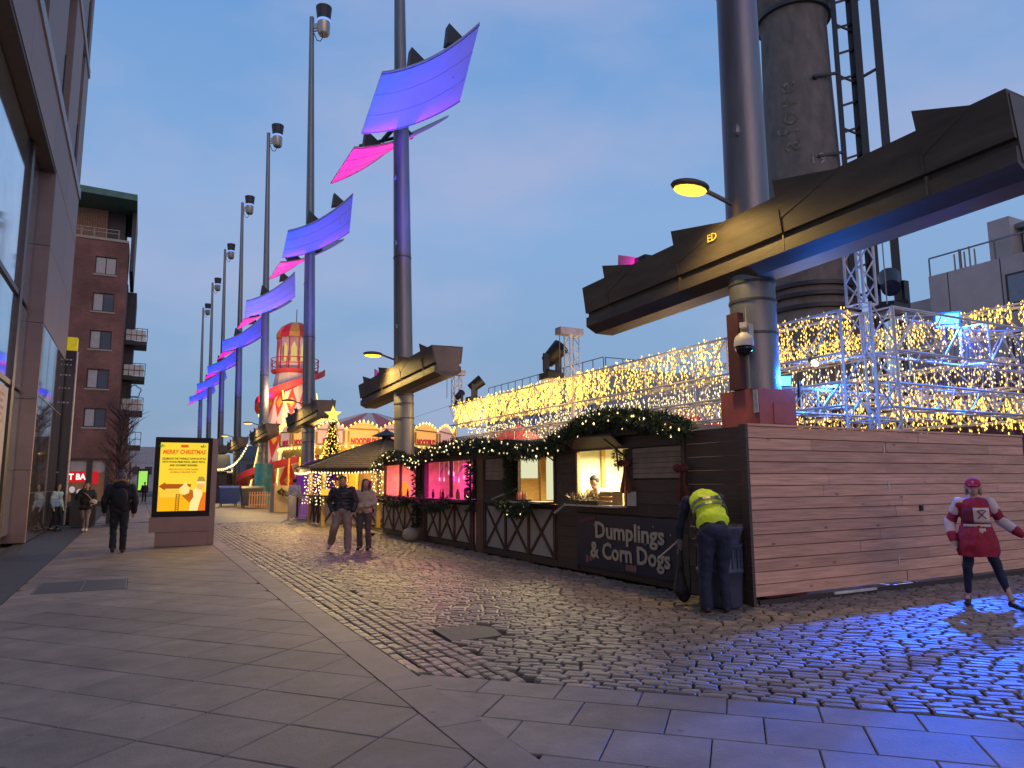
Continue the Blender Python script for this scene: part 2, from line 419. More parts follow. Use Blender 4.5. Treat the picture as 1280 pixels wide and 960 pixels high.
fb.build('outlying_paving_slabs', M_pave, sp, kind='stuff')

# ---- setts
PATCH = [(2.95, 6.85), (3.5, 6.95), (3.62, 7.5), (2.98, 7.75)]
setts = []                               # (cx, cy, ux, uy, len, wid)
for i in range(6):                       # gutter courses along the kerb
    x = 2.225+i*.125; y = 5.9-i*.12
    while y < 32:
        L = random.uniform(.115, .16) if i else random.uniform(.17, .24)
        setts.append((x+random.uniform(-.004, .004), y+L/2, 0, 1, L-.014, .108)); y += L
n = 5.745
while n < 40:
    w = random.uniform(.088, .104); t = -30+random.uniform(0, .2)
    while t < 14:
        L = random.uniform(.16, .25)
        x, y = tn(t+L/2, n+w/2)
        ok = x > 2.925 and x < 15.3 and y < 31.8 and y > -3.5
        if ok and x > 7.05 and y > 6.95: ok = False
        if ok and 2.9 < x < 3.6 and 6.9 < y < 7.6: ok = False
        if ok:
            d = depth_of(x, y); ok = d is not None and -80 < d[1] < 1370 and d[2] < 1000
        if ok: setts.append((x, y, t_[0], t_[1], L-random.uniform(.012, .02), w-random.uniform(.01, .018)))
        t += L
    n += w
def sett_shape(mb, cx, cy, ux, uy, L, w, jit=1):
    vx, vy = -uy, ux; dz = random.uniform(-.007, .005)*jit; z0, z1, z2 = -.046, -.012+dz, .0+dz
    tx, ty = random.uniform(-.05, .05), random.uniform(-.05, .05)
    q = []
    for z, f in ((z0, 1), (z1, 1), (z2, .80)):
        for sx, sy in ((-1, -1), (0, -1.06), (1, -1), (1, 1), (0, 1.06), (-1, 1)):
            a = sx*(L/2 - (0 if f == 1 else .012)) ; b = sy*(w/2-(0 if f == 1 else .011))
            a *= random.uniform(.93, 1.0); b *= random.uniform(.9, 1.0)
            q.append((cx+ux*a+vx*b, cy+uy*a+vy*b, z+(tx*a+ty*b if f != 1 else 0)))
    c = len(q); q.append((cx, cy, z2+.004))
    fs = [(12+i, 12+(i+1) % 6, c) for i in range(6)]
    for j in range(2):
        for i in range(6): fs.append((j*6+i, j*6+(i+1) % 6, (j+1)*6+(i+1) % 6, (j+1)*6+i))
    b0 = len(mb.f); mb.add(q, fs); mb.rn += [random.random()]*(len(mb.f)-b0)
ds = sorted((depth_of(s[0], s[1])[0] + (0 if (lambda d: 0 < d[1] < 1280 and d[2] < 960)(depth_of(s[0], s[1])) else 100), i) for i, s in enumerate(setts) if depth_of(s[0], s[1]))
near = set(i for _, i in ds[:298])
proto = []
for k in range(8):
    b = MB(); sett_shape(b, 0, 0, 1, 0, .175, .09); b.rn = []; proto.append(b.mesh('sett', M_sett))
rest = MB()
for i, s in enumerate(setts):
    cx, cy, ux, uy, L, w = s
    if i in near:
        o = bpy.data.objects.new('sett', random.choice(proto)); C.objects.link(o); o.parent = road
        o.location = (cx, cy, 0); o.rotation_euler[2] = math.atan2(uy, ux)+(PI if random.random() < .5 else 0); o.scale = (L/.175, w/.09, 1)
    else: sett_shape(rest, *s)
rest.build('setts_beyond', M_sett, road, kind='stuff')
b = MB(); b.prism([(2.93, 6.9, -.04), (3.5, 6.93, -.04), (3.6, 7.35, -.04), (3.45, 7.6, -.04), (2.98, 7.6, -.04)], (0, 0, .036))
b.build('cement_patch', mat('cement_patch', (.13, .105, .095), .75, 0, .25, 12, .4), road)

# ================================================================== LEFT BUILDING (shop with recessed glazing)
M_stone = mat('brown_stone_cladding', (.27, .175, .15), .55, 0, .13, 1.6, .12, 30, rnd=.07)
M_soffit = mat('dark_reveal', (.055, .04, .036), .6, 0, .2, 3)
M_band = mat('pale_string_course', (.36, .33, .34), .5, .2, .1, 3)
M_mirror = mat('dark_reflective_glass', (.3, .26, .25), .04, .8, .0, spec=1)
M_pane = mat('shop_glass', (.75, .86, .9), .05, .9, .12, .8, spec=1)
M_frame = mat('bronze_frame', (.06, .045, .045), .4, .4, .15, 5)
lb = thing('shop_building', 'brown stone clad building with tall recessed shop windows along the left edge', 'building', (-2.66, 10, 0))
XW = -2.66
def wall_panels(x0, x1, ylist, zlist, skip=()):
    for i in range(len(ylist)-1):
        for j in range(len(zlist)-1):
            y0, y1, z0, z1 = ylist[i], ylist[i+1], zlist[j], zlist[j+1]
            if any(y0 < s[1]-.01 and y1 > s[0]+.01 and z0 < s[3]-.01 and z1 > s[2]+.01 for s in skip): continue
            MB().box(x0, x1, y0+.008, y1-.008, z0+.008, z1-.008).build('stone_panel', M_stone, lb)
MB().box(-9, -3.45, -8, 31.1, 0, 24).build('core_wall', M_soffit, lb)
# upper wall: stone piers between tall dark slots, string courses at 12.6 and 17.9
slots = [(14.2, 15.2, 12.95, 17.2), (18.9, 19.9, 12.95, 17.2), (23.6, 25.6, 12.95, 17.2), (28.3, 29.3, 12.95, 17.2),
         (15.5, 16.5, 18.3, 22.5), (20.5, 21.5, 18.3, 22.5), (25.2, 26.2, 18.3, 22.5), (29.2, 30.3, 18.3, 22.5)]
ys = [-8, 2, 8, 11, 14.2, 15.2, 15.5, 16.5, 18.9, 19.9, 20.5, 21.5, 23.6, 25.2, 25.6, 26.2, 28.3, 29.2, 29.3, 30.3, 31.1]
def cols(z0, z1, sl, ext):
    cuts = sorted(set([-8, 0, 6, 11, 31.1]+[v for s in sl for v in s[:2]]))
    wall_panels(-3.4, XW, cuts, [z0, z1], sl)
cols(12.95, 17.6, slots[:4], 0)
cols(17.95, 23.6, slots[4:], 0)
for s in slots:
    w = MB().box(-3.1, -3.05, s[0], s[1], s[2], s[3]+.3).build('slot_window', M_mirror, lb)
    MB().box(-3.05, -2.62, s[0]-.02, s[0]+.05, s[2]+.01, s[2]+1.4).build('window_fin', M_dark, w)
wall_panels(-3.4, XW, [-8, 2, 8, 13, 18, 23, 27, 31.1], [10.8, 12.55])
MB().box(-3.4, XW+.05, -8, 31.1, 12.56, 12.93).build('string_course', M_band, lb)
MB().box(-3.4, XW+.05, -8, 31.1, 17.62, 17.93).build('string_course', M_band, lb)
# ground storeys
wall_panels(-3.4, XW, [24.1, 27.6, 31.1], [6.2, 8.5, 10.78])
wall_panels(-3.4, XW, [23.88, 24.1], [0, 2, 4, 6.2, 8.5, 10.78])
MB().box(-3.4, -2.68, -8, 23.86, 10.7, 10.79).build('reveal_soffit', M_soffit, lb)
# display wall, flush glossy glazing with diagonal reflections
b = MB().box(-2.78, XW-.01, 24.12, 31.1, .02, 6.18).build('gloss_panel', M_mirror, lb)
for z in (1.35, 4.13): MB().box(-2.66, -2.655, 24.12, 31.1, z, z+.025).build('glazing_joint', M_frame, b)
for y in (25.9, 27.6, 29.4): MB().box(-2.66, -2.656, y, y+.025, .02, 6.18).build('glazing_joint', M_frame, b)
# recessed window bay
for y0, y1 in ((-6, 3), (3.1, 12), (12.1, 21.7), (22.3, 23.86)):
    for z0, z1 in ((.25, 4.1), (4.2, 6.45), (6.6, 10.65)):
        w = MB().box(-3.09, -3.05, y0, y1, z0, z1).build('window_pane', M_pane, lb)
for y in (3.0, 12.0, 21.7): MB().box(-3.3, -2.97, y, y+(.1 if y < 20 else .4), 0, 10.69).build('mullion', M_frame, lb)
for z in (.0, 4.1, 6.45): MB().box(-3.28, -3.0, -8, 21.69, z, z+.13).build('transom', M_frame, lb)
po = MB().box(-3.04, -3.01, 16.2, 21.5, .35, 4.0).build('poster', mat('pale_poster', (.42, .37, .38), .5, 0, .15, 2), lb)
b = MB(); b.prism([(-3.008, 16.5, .9), (-3.008, 21, .7), (-3.008, 20.6, 2.1), (-3.008, 18.6, 2.5), (-3.008, 16.8, 2)], (.003, 0, 0))
b.build('poster_green_figure', mat('poster_green', (.16, .22, .08), .5), po)
b = MB(); b.prism([(-3.004, 17.3, 2.6), (-3.004, 19, 2.45), (-3.004, 18.8, 3.6), (-3.004, 17.5, 3.5)], (.003, 0, 0)); b.build('poster_dark_figure', mat('poster_brown', (.09, .06, .05), .5), po)
b = MB()
for k in range(5): b.box(-3.006, -3.002, 19.2, 21-.2*(k % 2), 3.1+k*.16, 3.17+k*.16)
b.build('poster_pink_lettering', mat('poster_pink', (.4, .17, .18), .5), po)
# eaves canopy at the far corner
MB().prism([(-9, 29.5, 23.62), (-1.25, 29.5, 23.62), (-1.25, 34, 23.62), (-9, 34, 23.62)], (0, 0, .5)).build('roof_canopy', M_dark, lb)

# ================================================================== TOTEM on the corner
to = thing('banner_totem', 'tall narrow black banner sign with a bright yellow top fixed past the stone building', 'sign', (-2.5, 31.6, 0))
MB().box(-2.92, -2.36, 31.5, 31.9, .1, 6.68).build('panel', mat('totem_navy', (.008, .009, .02), .3), to)
MB().box(-2.92, -2.36, 31.49, 31.91, 6.69, 7.2).build('yellow_cap', mat('totem_yellow', (.9, .72, .02), .5, emit=(.9, .7, .0), es=.25), to)
MB().box(-2.36, -2.33, 31.48, 31.92, .1, 6.68).build('edge_trim', mat('totem_trim', (.5, .45, .42), .5, .3), to)
b = MB()
for k, z in enumerate((6.3, 6.1, 5.7, 5.2, 4.65)):
    for j in range(3): b.box(-2.8+j*.12+.02*(k % 2), -2.73+j*.12, 31.489, 31.497, z, z+.05)
b.build('small_lettering', mat('totem_print', (.6, .6, .6), .5), to, kind='stuff')
text('lettering', 'T', mat('totem_print'      , (.6,.6,.6)), to, (-2.74, 31.48, 1.93), .36, (1, 0, 0), (0, 0, 1))

# ================================================================== BRICK APARTMENTS
M_brick = brick_mat('red_brick', (.24, .085, .062), (.16, .06, .05), (.16, .12, .1))
ba = thing('apartment_block', 'red brick apartment block with green edged roof and balconies past the stone building', 'building', (-4, 64, 0))
YB = 64.0; XR = -1.72
wins = [(19.75, 18.3), (16.75, 15.25), (13.7, 12.2), (10.6, 9.05), (7.5, 6.0)]
# facade with real openings
b = MB(); xs = [-16, -4.02, -2.5, XR]
b.box(-16, -4.02, YB, YB+.3, 3.6, 21.1); b.box(-2.5, XR, YB, YB+.3, 3.6, 21.1)
zz = 21.1
for z1, z0 in wins: b.box(-4.02, -2.5, YB, YB+.3, z1, zz); zz = z0
b.box(-4.02, -2.5, YB, YB+.3, 3.6, zz)
b.box(XR-.3, XR, YB+.3, YB+3.2, 0, 21.1); b.box(XR-.3, XR, YB+5.2, YB+30, 0, 19); b.box(XR-3, XR-1.6, YB+3.2, YB+5.2, 0, 21)
b.build('brick_wall', M_brick, ba)
MB().box(-16, XR-.31, YB+.9, YB+30, 3.6, 20.9).build('interior_wall', M_dark, ba)
M_wf = mat('window_frame_dark', (.03, .028, .03), .5)
M_cur = mat('pale_curtain', (.42, .4, .38), .8, 0, .1, 4)
for k, (z1, z0) in enumerate(wins):
    f = MB(); y = YB+.12
    f.box(-4.02, -2.5, y, y+.08, z1-.08, z1); f.box(-4.02, -2.5, y, y+.08, z0, z0+.08)
    for x in (-4.02, -3.3, -2.58): f.box(x, x+.08, y, y+.08, z0+.08, z1-.08)
    fo = f.build('window_frame', M_wf, ba)
    for x0, x1 in ((-3.94, -3.3), (-3.22, -2.58)):
        MB().box(x0, x1, y+.02, y+.04, z0+.08, z1-.08).build('pane', mat('flat_window_glass', (.1, .12, .15), .08, 0, 0, spec=1), fo)
    MB().box(-4.1, -2.42, YB-.07, YB+.1, z0-.12, z0-.01).build('window_sill', M_cream, ba)
    MB().box(-3.92, -3.32 if k else -2.6, y+.005, y+.015, z0+.1, z1-.1).build('curtain', M_cur, fo)
M_copper = mat('green_copper', (.07, .16, .13), .6, .2, .25, 2)
b = MB(); b.box(-16, XR-.02, YB-.1, YB+.2, 21.1, 21.3); b.build('parapet_coping', M_cream, ba)
b = MB()
for z in (21.75, 22.05): b.box(-6, XR-.8, YB+.0, YB+.05, z, z+.04)
for k in range(5): b.box(-6+k*.87, -5.96+k*.87, YB, YB+.05, 21.3, 22.08)
b.build('roof_railing', M_steel, ba)
b = MB()
for k in range(16): b.box(-6.3+k*.18, -6.14+k*.18, YB+1.4, YB+1.5-.03*(k % 2), 21.3, 24.1)
b.build('timber_cladding', mat('cedar_boards', (.26, .15, .1), .7, 0, .3, 5, rnd=.2), ba)
MB().box(-16, XR-.4, YB+1.6, YB+8, 21.2, 24.1).build('penthouse_wall', M_dark, ba)
b = MB(); b.prism([(-16, YB-2.2, 24.3), (XR+.4, YB-2.2, 24.05), (XR+.4, YB-2.2, 24.55), (-16, YB-2.2, 24.9)], (0, 10, 0)); b.build('roof_slab', M_copper, ba)
MB().box(XR+.1, XR+.4, YB+.35, YB+7.7, 18.9, 24.04).build('roof_screen', M_dark, ba)
for k, z in enumerate((14.0, 10.9, 7.9, 4.9)):
    bl = MB().box(XR+.01, XR+1.75, YB+5.2, YB+8.2, z-.35, z).build('balcony', M_dark, ba)
    b = MB(); x1 = XR+1.75
    for zz in (z+.5, z+1.1): b.box(XR+.01, x1, YB+5.2, YB+5.24, zz, zz+.05); b.box(x1-.04, x1, YB+5.24, YB+8.2, zz, zz+.05)
    for j in range(5): b.box(XR+.05+j*.42, XR+.09+j*.42, YB+5.2, YB+5.24, z+.001, z+1.1)
    b.build('balcony_railing', M_wf, bl)
    if k < 3: MB().box(XR+.1, x1-.1, YB+5.27, YB+5.29, z+.05, z+1.0).build('balcony_glass', mat('balcony_glass', (.45, .5, .5), .2, .1, 0), bl)
MB().box(XR+.01, XR+.7, YB+6.5, YB+12, 3, 18.6).build('stair_bay', mat('bay_panel', (.05, .045, .05), .6), ba)
b = MB(); c = Vector((XR+1.0, YB+5.5, 9.6))
for k in range(5):
    a = 2*PI*k/5+PI/2
    b.path([c+Vector((math.cos(a+t)*(.42+.14*math.cos(2.5*t*1.0)), 0, math.sin(a+t)*(.42+.14*math.cos(2.5*t)))) for t in (-.6, -.3, 0, .3, .6)], .04, 4)
b.build('wire_flower', M_dark, ba)
# shop under the flats
M_shopglass = mat('shopfront_glass', (.2, .2, .22), .1, 0, .1, 3)
MB().box(-16, XR-.3, YB+.35, YB+.4, .3, 3.4).build('shopfront', mat('shop_interior', (.12, .06, .04), .8, 0, .6, 2.5, emit=(.6, .3, .16), es=.12), ba)
b = MB()
for x in (-8.2, -5.1, -3.55, -2.3): b.box(x, x+.35, YB+.05, YB+.33, 0, 3.45)
b.box(-16, XR, YB+.03, YB+.33, 3.45, 3.6); b.box(-16, XR, YB+.06, YB+.32, 0, .3); b.build('shop_pier', M_dark, ba)
MB().box(-5, -3.6, YB+.33, YB+.345, 2.6, 3.44).build('upper_glass', M_cur, ba)
MB().box(-3.15, -2.35, YB+.33, YB+.345, 2.5, 3.44).build('upper_glass', M_cur, ba)
sg = MB().box(-6.6, -3.6, YB+.2, YB+.28, 1.75, 2.55).build('shop_sign', emis('sign_red', (.55, .01, .02), 1.1), ba)
text('lettering', 'HOT BA', emis('sign_letter', (1, .85, .75), 1.4), sg, (-4.55, YB+.18, 2.15), .62, (1, 0, 0), (0, 0, 1), bold=.02, sx=.85)
MB().box(-3.1, -2.75, YB+.2, YB+.26, 1.6, 2.6).build('small_sign', emis('sign_red', (.55, .01, .02)), ba)
for k in range(3): MB().ell((-4.9+k*.5, YB-.0, 1.0+.2*(k % 2)), (.2, .1, .25), 8, 6).build('shop_display', mat('display_pale', (.5, .5, .5), .5, emit=(.8, .75, .7), es=.35), ba)
# ================================================================== LIGHT MASTS
M_sail = mat('white_sail_panel', (.3, .3, .3), .5, 0, .06, .8, spec=.4)
M_fin = mat('beam_fin', (.15, .11, .085), .5, .3, .2, 2, .1)
E_lamp = emis('sodium_lamp', (1, .52, .045), 3.2)
M_brz = mat('brazier_silver', (.42, .38, .33), .35, .8, .15, 4)
def make_mast(loc, label, near=False, extras=True):
    t = thing('light_mast', label, 'mast', (0, 0, 0), 'tall steel light masts in a row along the square')
    # pole in three lengths with joint rings
    for z0, z1, r0, r1 in ((0, 4.55, .345, .335), (4.551, 15.2, .335, .27), (15.201, 28.3, .235, .125)):
        b = MB().tube((0, 0, z0), (0, 0, z1), r0, r1, 28); o = b.build('pole_section', M_steel, t); smooth_angle(o)
    b = MB()
    for z, r in ((3.75, .352), (4.25, .35), (4.53, .348), (15.2, .285), (9.4, .32)): b.tube((0, 0, z-.02), (0, 0, z+.02), r, r, 28)
    o = b.build('joint_ring', mat('ring_dark', (.08, .08, .085), .5, .6, .2, 5), t, kind='stuff')
    for z in (6.9, 9.9, 12.3):
        a = rad(208); MB().ell((.33*math.cos(a), .33*math.sin(a), z), (.06, .05, .1), 10, 6).build('hatch', M_steel, t)
    # brazier at the top
    bx, by = .62, -.32
    br = MB().lathe((bx, by, 27.15), [(.26, 0), (.34, .12), (.36, .75), (.37, .78)], 18).build('brazier', M_brz, t, True)
    smooth_angle(br)
    o = MB().lathe((bx, by, 27.15), [(.385, .78), (.4, .84), (.4, .9), (.385, .93)], 18).build('light_ring', emis('blue_ring', (.25, .42, 1), 1.1), br)
    o = MB().lathe((bx, by, 27.15), [(.37, .93), (.46, 1.72), (.42, 1.72), (.35, 1.0)], 18).build('brazier_bowl', M_dark, br)
    b = MB(); b.bar((.1, -.05, 27.75), (bx-.25, by+.12, 27.75), .1, .28); b.bar((.1, -.05, 27.45), (bx-.25, by+.12, 27.5), .08, .1)
    b.build('bracket', M_brz, br)
    MB().path([(.12, -.06, 27.3), (.28, -.14, 26.85), (.45, -.23, 26.8), (.55, -.29, 27.0), (.58, -.3, 27.2)], .025, 5).build('cable', M_black, br)
    # the boxed beam along the street
    Y0, Y1 = -3.95, 3.88; tz = lambda y: -.018*y
    sec = [(-.2, 4.6), (.2, 4.6), (.42, 4.72), (.42, 4.9), (.36, 4.905), (.36, 4.985), (.43, 4.99), (.5, 5.5), (.44, 5.5), (-.44, 5.5), (-.5, 5.5), (-.43, 4.99), (-.36, 4.985), (-.36, 4.905), (-.42, 4.9), (-.42, 4.72)]
    bm_ = MB().prism([(x, Y0, z-.03+tz(Y0)) for x, z in sec], (0, Y1-Y0, tz(Y1)-tz(Y0))).build('beam', M_bronze, t)
    for i, (y, fl) in enumerate(((3.1, .9), (1.13, 1.2), (-1.0, 1.0), (-3.02, .6))):
        for s in (-1, 1):
            b = MB(); q = [(s*.465, y, 5.15+tz(y)), (s*.54, y+.03, 5.7+tz(y)), (s*.50, y-fl, 5.47+tz(y))]
            b.prism(q, (-s*.025, 0, .0)); b.bar((s*.435, y+.005, 4.97+tz(y)), (s*.482, y+.005, 5.28+tz(y)), .02, .02)
            b.build('beam_fin', M_bronze, bm_)
        MB().box(-.425, .425, y-.012, y+.012, 4.71+tz(y), 4.93+tz(y)).build('beam_rib', M_fin, bm_)
    MB().prism([(-.33, Y0-.012, 4.78), (.33, Y0-.012, 4.78), (.46, Y0-.012, 5.5), (-.46, Y0-.012, 5.5)], (0, .01, 0)).build('end_plate', M_fin, bm_)
    MB().prism([(-.03, 3.35, 5.4), (-.03, 3.3, 5.98), (-.03, 2.15, 5.55), (-.03, 2.1, 5.4)], (.03, 0, 0)).build('back_fin', M_sail, bm_)
    # street lamp on an outreach arm
    lx, ly, lz = -1.05, .1, 5.92
    ar = MB().path([(-.25, 0, 5.75), (-.55, .05, 5.86), (lx+.3, ly, lz+.02)], .035, 8).build('lamp_arm', M_steel, t)
    hd = MB().ell((lx, ly, lz+.03), (.34, .2, .085), 16, 8).build('lamp_head', mat('lamp_housing', (.1, .09, .07), .5, .4, .1, 5), ar, True)
    MB().ell((lx, ly, lz-.03), (.29, .17, .06), 14, 6).build('lamp_lens', E_lamp, ar, True)
    # uplights on the beam
    for y in (-2.2, 2.5):
        u = MB().box(-.14, .14, y-.16, y+.16, 5.51, 5.7).build('uplight', M_black, bm_)
    # two curved sails
    def sail(TL, TR, BR, BL, name, sag, ch=0):
        nu, nv = 14, 6; TL, TR, BR, BL = map(Vector, (TL, TR, BR, BL)); b = MB(); q = []
        for th in (0, .05):
            for j in range(nv+1):
                for i in range(nu+1):
                    u, v = i/nu, j/nv
                    p = (TL*(1-u)+TR*u)*(1-v)+(BL*(1-u)+BR*u)*v
                    p = p + Vector((.0, 0, -sag*4*u*(1-u)*(1-.15*v) + th))
                    q.append(p)
        k = (nu+1)*(nv+1); fs = []
        for j in range(nv):
            for i in range(nu):
                a = j*(nu+1)+i; fs += [(a, a+1, a+nu+2, a+nu+1), (k+a, k+a+nu+1, k+a+nu+2, k+a+1)]
        ring = [i for i in range(nu+1)]+[j*(nu+1)+nu for j in range(1, nv+1)]+[nv*(nu+1)+i for i in range(nu-1, -1, -1)]+[j*(nu+1) for j in range(nv-1, 0, -1)]
        for i in range(len(ring)): a, c = ring[i-1], ring[i]; fs.append((a, c, k+c, k+a))
        b.add(q, fs); o = b.build(name, M_sail, t); smooth_angle(o, 50)
        for v in (.02, .34, .67, .98):
            pts = []
            for i in range(nu+1):
                u = i/nu; p = (TL*(1-u)+TR*u)*(1-v)+(BL*(1-u)+BR*u)*v; pts.append(p+Vector((0, 0, -sag*4*u*(1-u)*(1-.15*v)-.006)))
            MB().path(pts, .012 if .1 < v < .9 else .022, 4).build('panel_seam', M_sail if .1 < v < .9 else mat('sail_edge', (.12, .12, .13), .5, .3), o)
        return o
    s1 = sail((-1.8, -3.5, 14.0), (1.35, -3.95, 16.3), (2.0, -.75, 15.35), (-1.5, -.15, 13.65), 'sail_panel', .34)
    s2 = sail((-1.32, 1.42, 13.9), (1.95, .16, 15.25), (1.5, 3.9, 16.1), (-1.47, 4.5, 13.7), 'sail_panel', .3)
    for s, y, x, z in ((s1, -3.1, -.5, 14.62), (s1, -3.25, .75, 15.72), (s2, 1.7, -.6, 14.1), (s2, 1.7, .7, 14.75)):
        MB().prism([(x-.32, y-.1, z-.02), (x+.42, y-.1, z+.22), (x-.22, y-.1, z+.72)], (0, .32, 0)).build('sail_bracket', M_dark, s)
    b = MB()
    for y, z in ((-2.2, 14.45), (2.2, 14.4)):
        b.tube((-.9, y, z), (1.1, y, z+.9), .07, .07, 8); b.tube((0, 0, z+.2), (0, y, z+.4), .09, .09, 8)
    b.build('sail_bracket_arm', M_dark, t)
    return t
def mast_lights(t, P, B, M, y):
    def child(o): o.parent = t; return o
    child(lamp('SPOT', 'street_lamp_light', (-1.05, .1, 5.82), P, (1, .68, .2), (-2.8, -.6, 0), .22, 160, .5))
    child(lamp('SPOT', 'blue_uplight', (-.1, -1.5, 5.75), B, (.012, .07, 1), (.05, -1.8, 14.9), .1, 44, .7))
    child(lamp('SPOT', 'violet_uplight', (-.2, -1.2, 5.75), B*.09, (.6, .02, .9), (.9, -1.2, 14.9), .1, 40, .8))
    child(lamp('SPOT', 'magenta_fin_fill', (-.34, 2.7, 5.5), 26, (1, .01, .55), (0, 2.8, 5.8), .05, 110, .6))  # added spot without a fixture, turns the back fin pink
    child(lamp('SPOT', 'magenta_uplight', (0, 2.6, 5.75), M, (1, .01, .6), (.1, 2.5, 14.7), .1, 50, .7))
labels = ['huge near light mast behind the timber hoarding, cut off by the top of the picture',
          'light mast with large blue sail behind the round hut and pink stall, second nearest',
          'light mast whose pole crosses in front of the striped helter skelter, third nearest',
          'light mast with turquoise wrapped base just left of the helter skelter, fourth nearest',
          'light mast standing between the helter skelter slide and the advertising screen, fifth nearest',
          'light mast rising just right of the advertising screen top, sixth nearest',
          'light mast rising behind the right half of the advertising screen, second farthest',
          'farthest and smallest light mast at the left end of the row']
for k in range(8):
    if k == 0:
        m0 = t = make_mast(None, labels[0]); t.location = (8.1, 7.57, 0)
    elif k == 1:
        m1 = t = make_mast(None, labels[1])
    else:
        t = copy_tree(m1)
    t['label'] = labels[k]
    if k: t.location = (8, 7.57+15.4*k, 0); t.rotation_euler = (-.0118, -.022, 0)
    ORG[t.name] = Vector(t.location)
masts = [o for o in C.objects if o.name.startswith('light_mast')]
for t in masts:
    y = t.location.y; mast_lights(t, 420 if y < 10 else 2300 if y < 30 else 1500 if y < 70 else 700, 15000, 11000, y)
# things fixed round the foot of the nearest mast
M_redbox = mat('red_oxide_box', (.42, .11, .11), .6, 0, .2, 3, .1)
def mb_world(b, name, m, parent, **k):   # geometry written relative to the parent
    me = b.mesh(name, m); o = bpy.data.objects.new(name, me); C.objects.link(o); o.parent = parent; return o
bx = mb_world(MB().box(-.37, .37, -.37, .37, 0, 2.9), 'base_box', M_redbox, m0)
mb_world(MB().box(-.1, .25, -.385, -.372, 2.4, 2.7), 'access_door', M_redbox, bx)
mb_world(MB().box(-.43, -.3, -.1, .12, 2.91, 4.05), 'cable_duct', mat('dull_red_duct', (.09, .03, .035), .6), m0)
mb_world(MB().tube((-.38, -.22, 2.91), (-.38, -.22, 4.1), .012), 'conduit', M_cream, m0)
mb_world(MB().box(-.39, -.372, -.36, -.28, 2.55, 2.88), 'label_strip', mat('pale_plastic', (.6, .58, .55), .5), m0)
text('marking', 'ED', mat('yellow_marking', (.8, .55, .05), .5, emit=(1, .6, .05), es=.3), m0, (8.1-.49, 7.57+.28, 5.3), .17, (0, -1, 0), (0, 0, 1))
# dome camera on the nearest mast
cc = thing('security_camera', 'white dome security camera with dark lens on the side of the nearest mast', 'camera', (7.68, 7.45, 3.6))
MB().box(7.72, 7.8, 7.3, 7.5, 3.55, 3.85).build('mount', mat('camera_white', (.55, .52, .52), .5), cc)
MB().bar((7.75, 7.4, 3.8), (7.6, 7.3, 3.82), .1, .08).build('arm', mat('camera_white', (.55, .52, .52)), cc)
o = MB().lathe((7.6, 7.3, 3.5), [(.14, 0), (.14, .07), (.12, .14), (.05, .2)], 18).build('housing', mat('camera_white', (.55, .52, .52)), cc); smooth_angle(o)
o = MB().lathe((7.6, 7.3, 3.5), [(.02, -.14), (.08, -.12), (.125, -.05), (.13, -.001)], 18).build('lens_dome', mat('lens_dark', (.01, .01, .015), .1, 0, 0), cc, True)

# ================================================================== CHIMNEY
CHX, CHY = 34.0, 27.4
M_stack = mat('dark_brick_stack', (.125, .108, .095), .8, 0, .35, 1.5, .3, 25, stretch=(1, 1, .5))
ch = thing('chimney', 'tall dark round chimney stack with faded lettering behind the nearest mast', 'chimney', (CHX, CHY, 0))
prof = [(2.9, 0), (2.85, 9.6), (2.6, 10.6), (2.42, 11), (2.3, 12.3), (2.2, 15), (1.95, 25), (1.88, 29), (2.1, 29.6), (2.35, 30.2), (2.35, 31.5), (2.0, 32), (1.9, 45)]
smooth_angle(MB().lathe((CHX, CHY, 0), prof, 40).build('stack', M_stack, ch), 25)
for z, r in ((10.9, 2.62), (11.6, 2.58), (12.2, 2.5), (29.3, 2.2), (31.0, 2.5)): smooth_angle(MB().lathe((CHX, CHY, z), [(r-.4, 0), (r, .05), (r, .28), (r-.4, .33)], 40).build('iron_band', M_dark, ch))
dirv = Vector((CHX, CHY, 0)).normalized(); rt = Vector((dirv.y, -dirv.x, 0))
M_fade = mat('faded_paint', (.27, .26, .2), .9, 0, .5, 5)
def on_stack(dx, r): return Vector((CHX, CHY, 0)) - dirv*math.sqrt(r*r-dx*dx) + rt*dx
def conform(o):
    for v in o.data.vertices:
        w = v.co + ORG['chimney']; l = (w-Vector((CHX, CHY, 0))).dot(rt); r = 2.2-.25*(w.z-15)/10+.035
        q = Vector((CHX, CHY, 0)) - dirv*math.sqrt(max(.01, r*r-l*l)) + rt*l; v.co = Vector((q.x, q.y, w.z)) - ORG['chimney']
for k, (c_, z) in enumerate(zip('afore', (20.6, 21.5, 22.3, 23.3, 24.2))):
    p = on_stack(-.55, 2.12-.017*(z-15)*1.4+.03); conform(text('painted_letter', c_, M_fade, ch, (p.x, p.y, z), 1.7, (0, 0, 1), tuple(-rt), .03))
p = on_stack(.85, 2.12); conform(text('painted_letter', '19', mat('faded_white', (.4, .38, .36), .9, 0, .4, 8), ch, (p.x, p.y, 19.6), .95, tuple(rt), (0, 0, 1), .03))
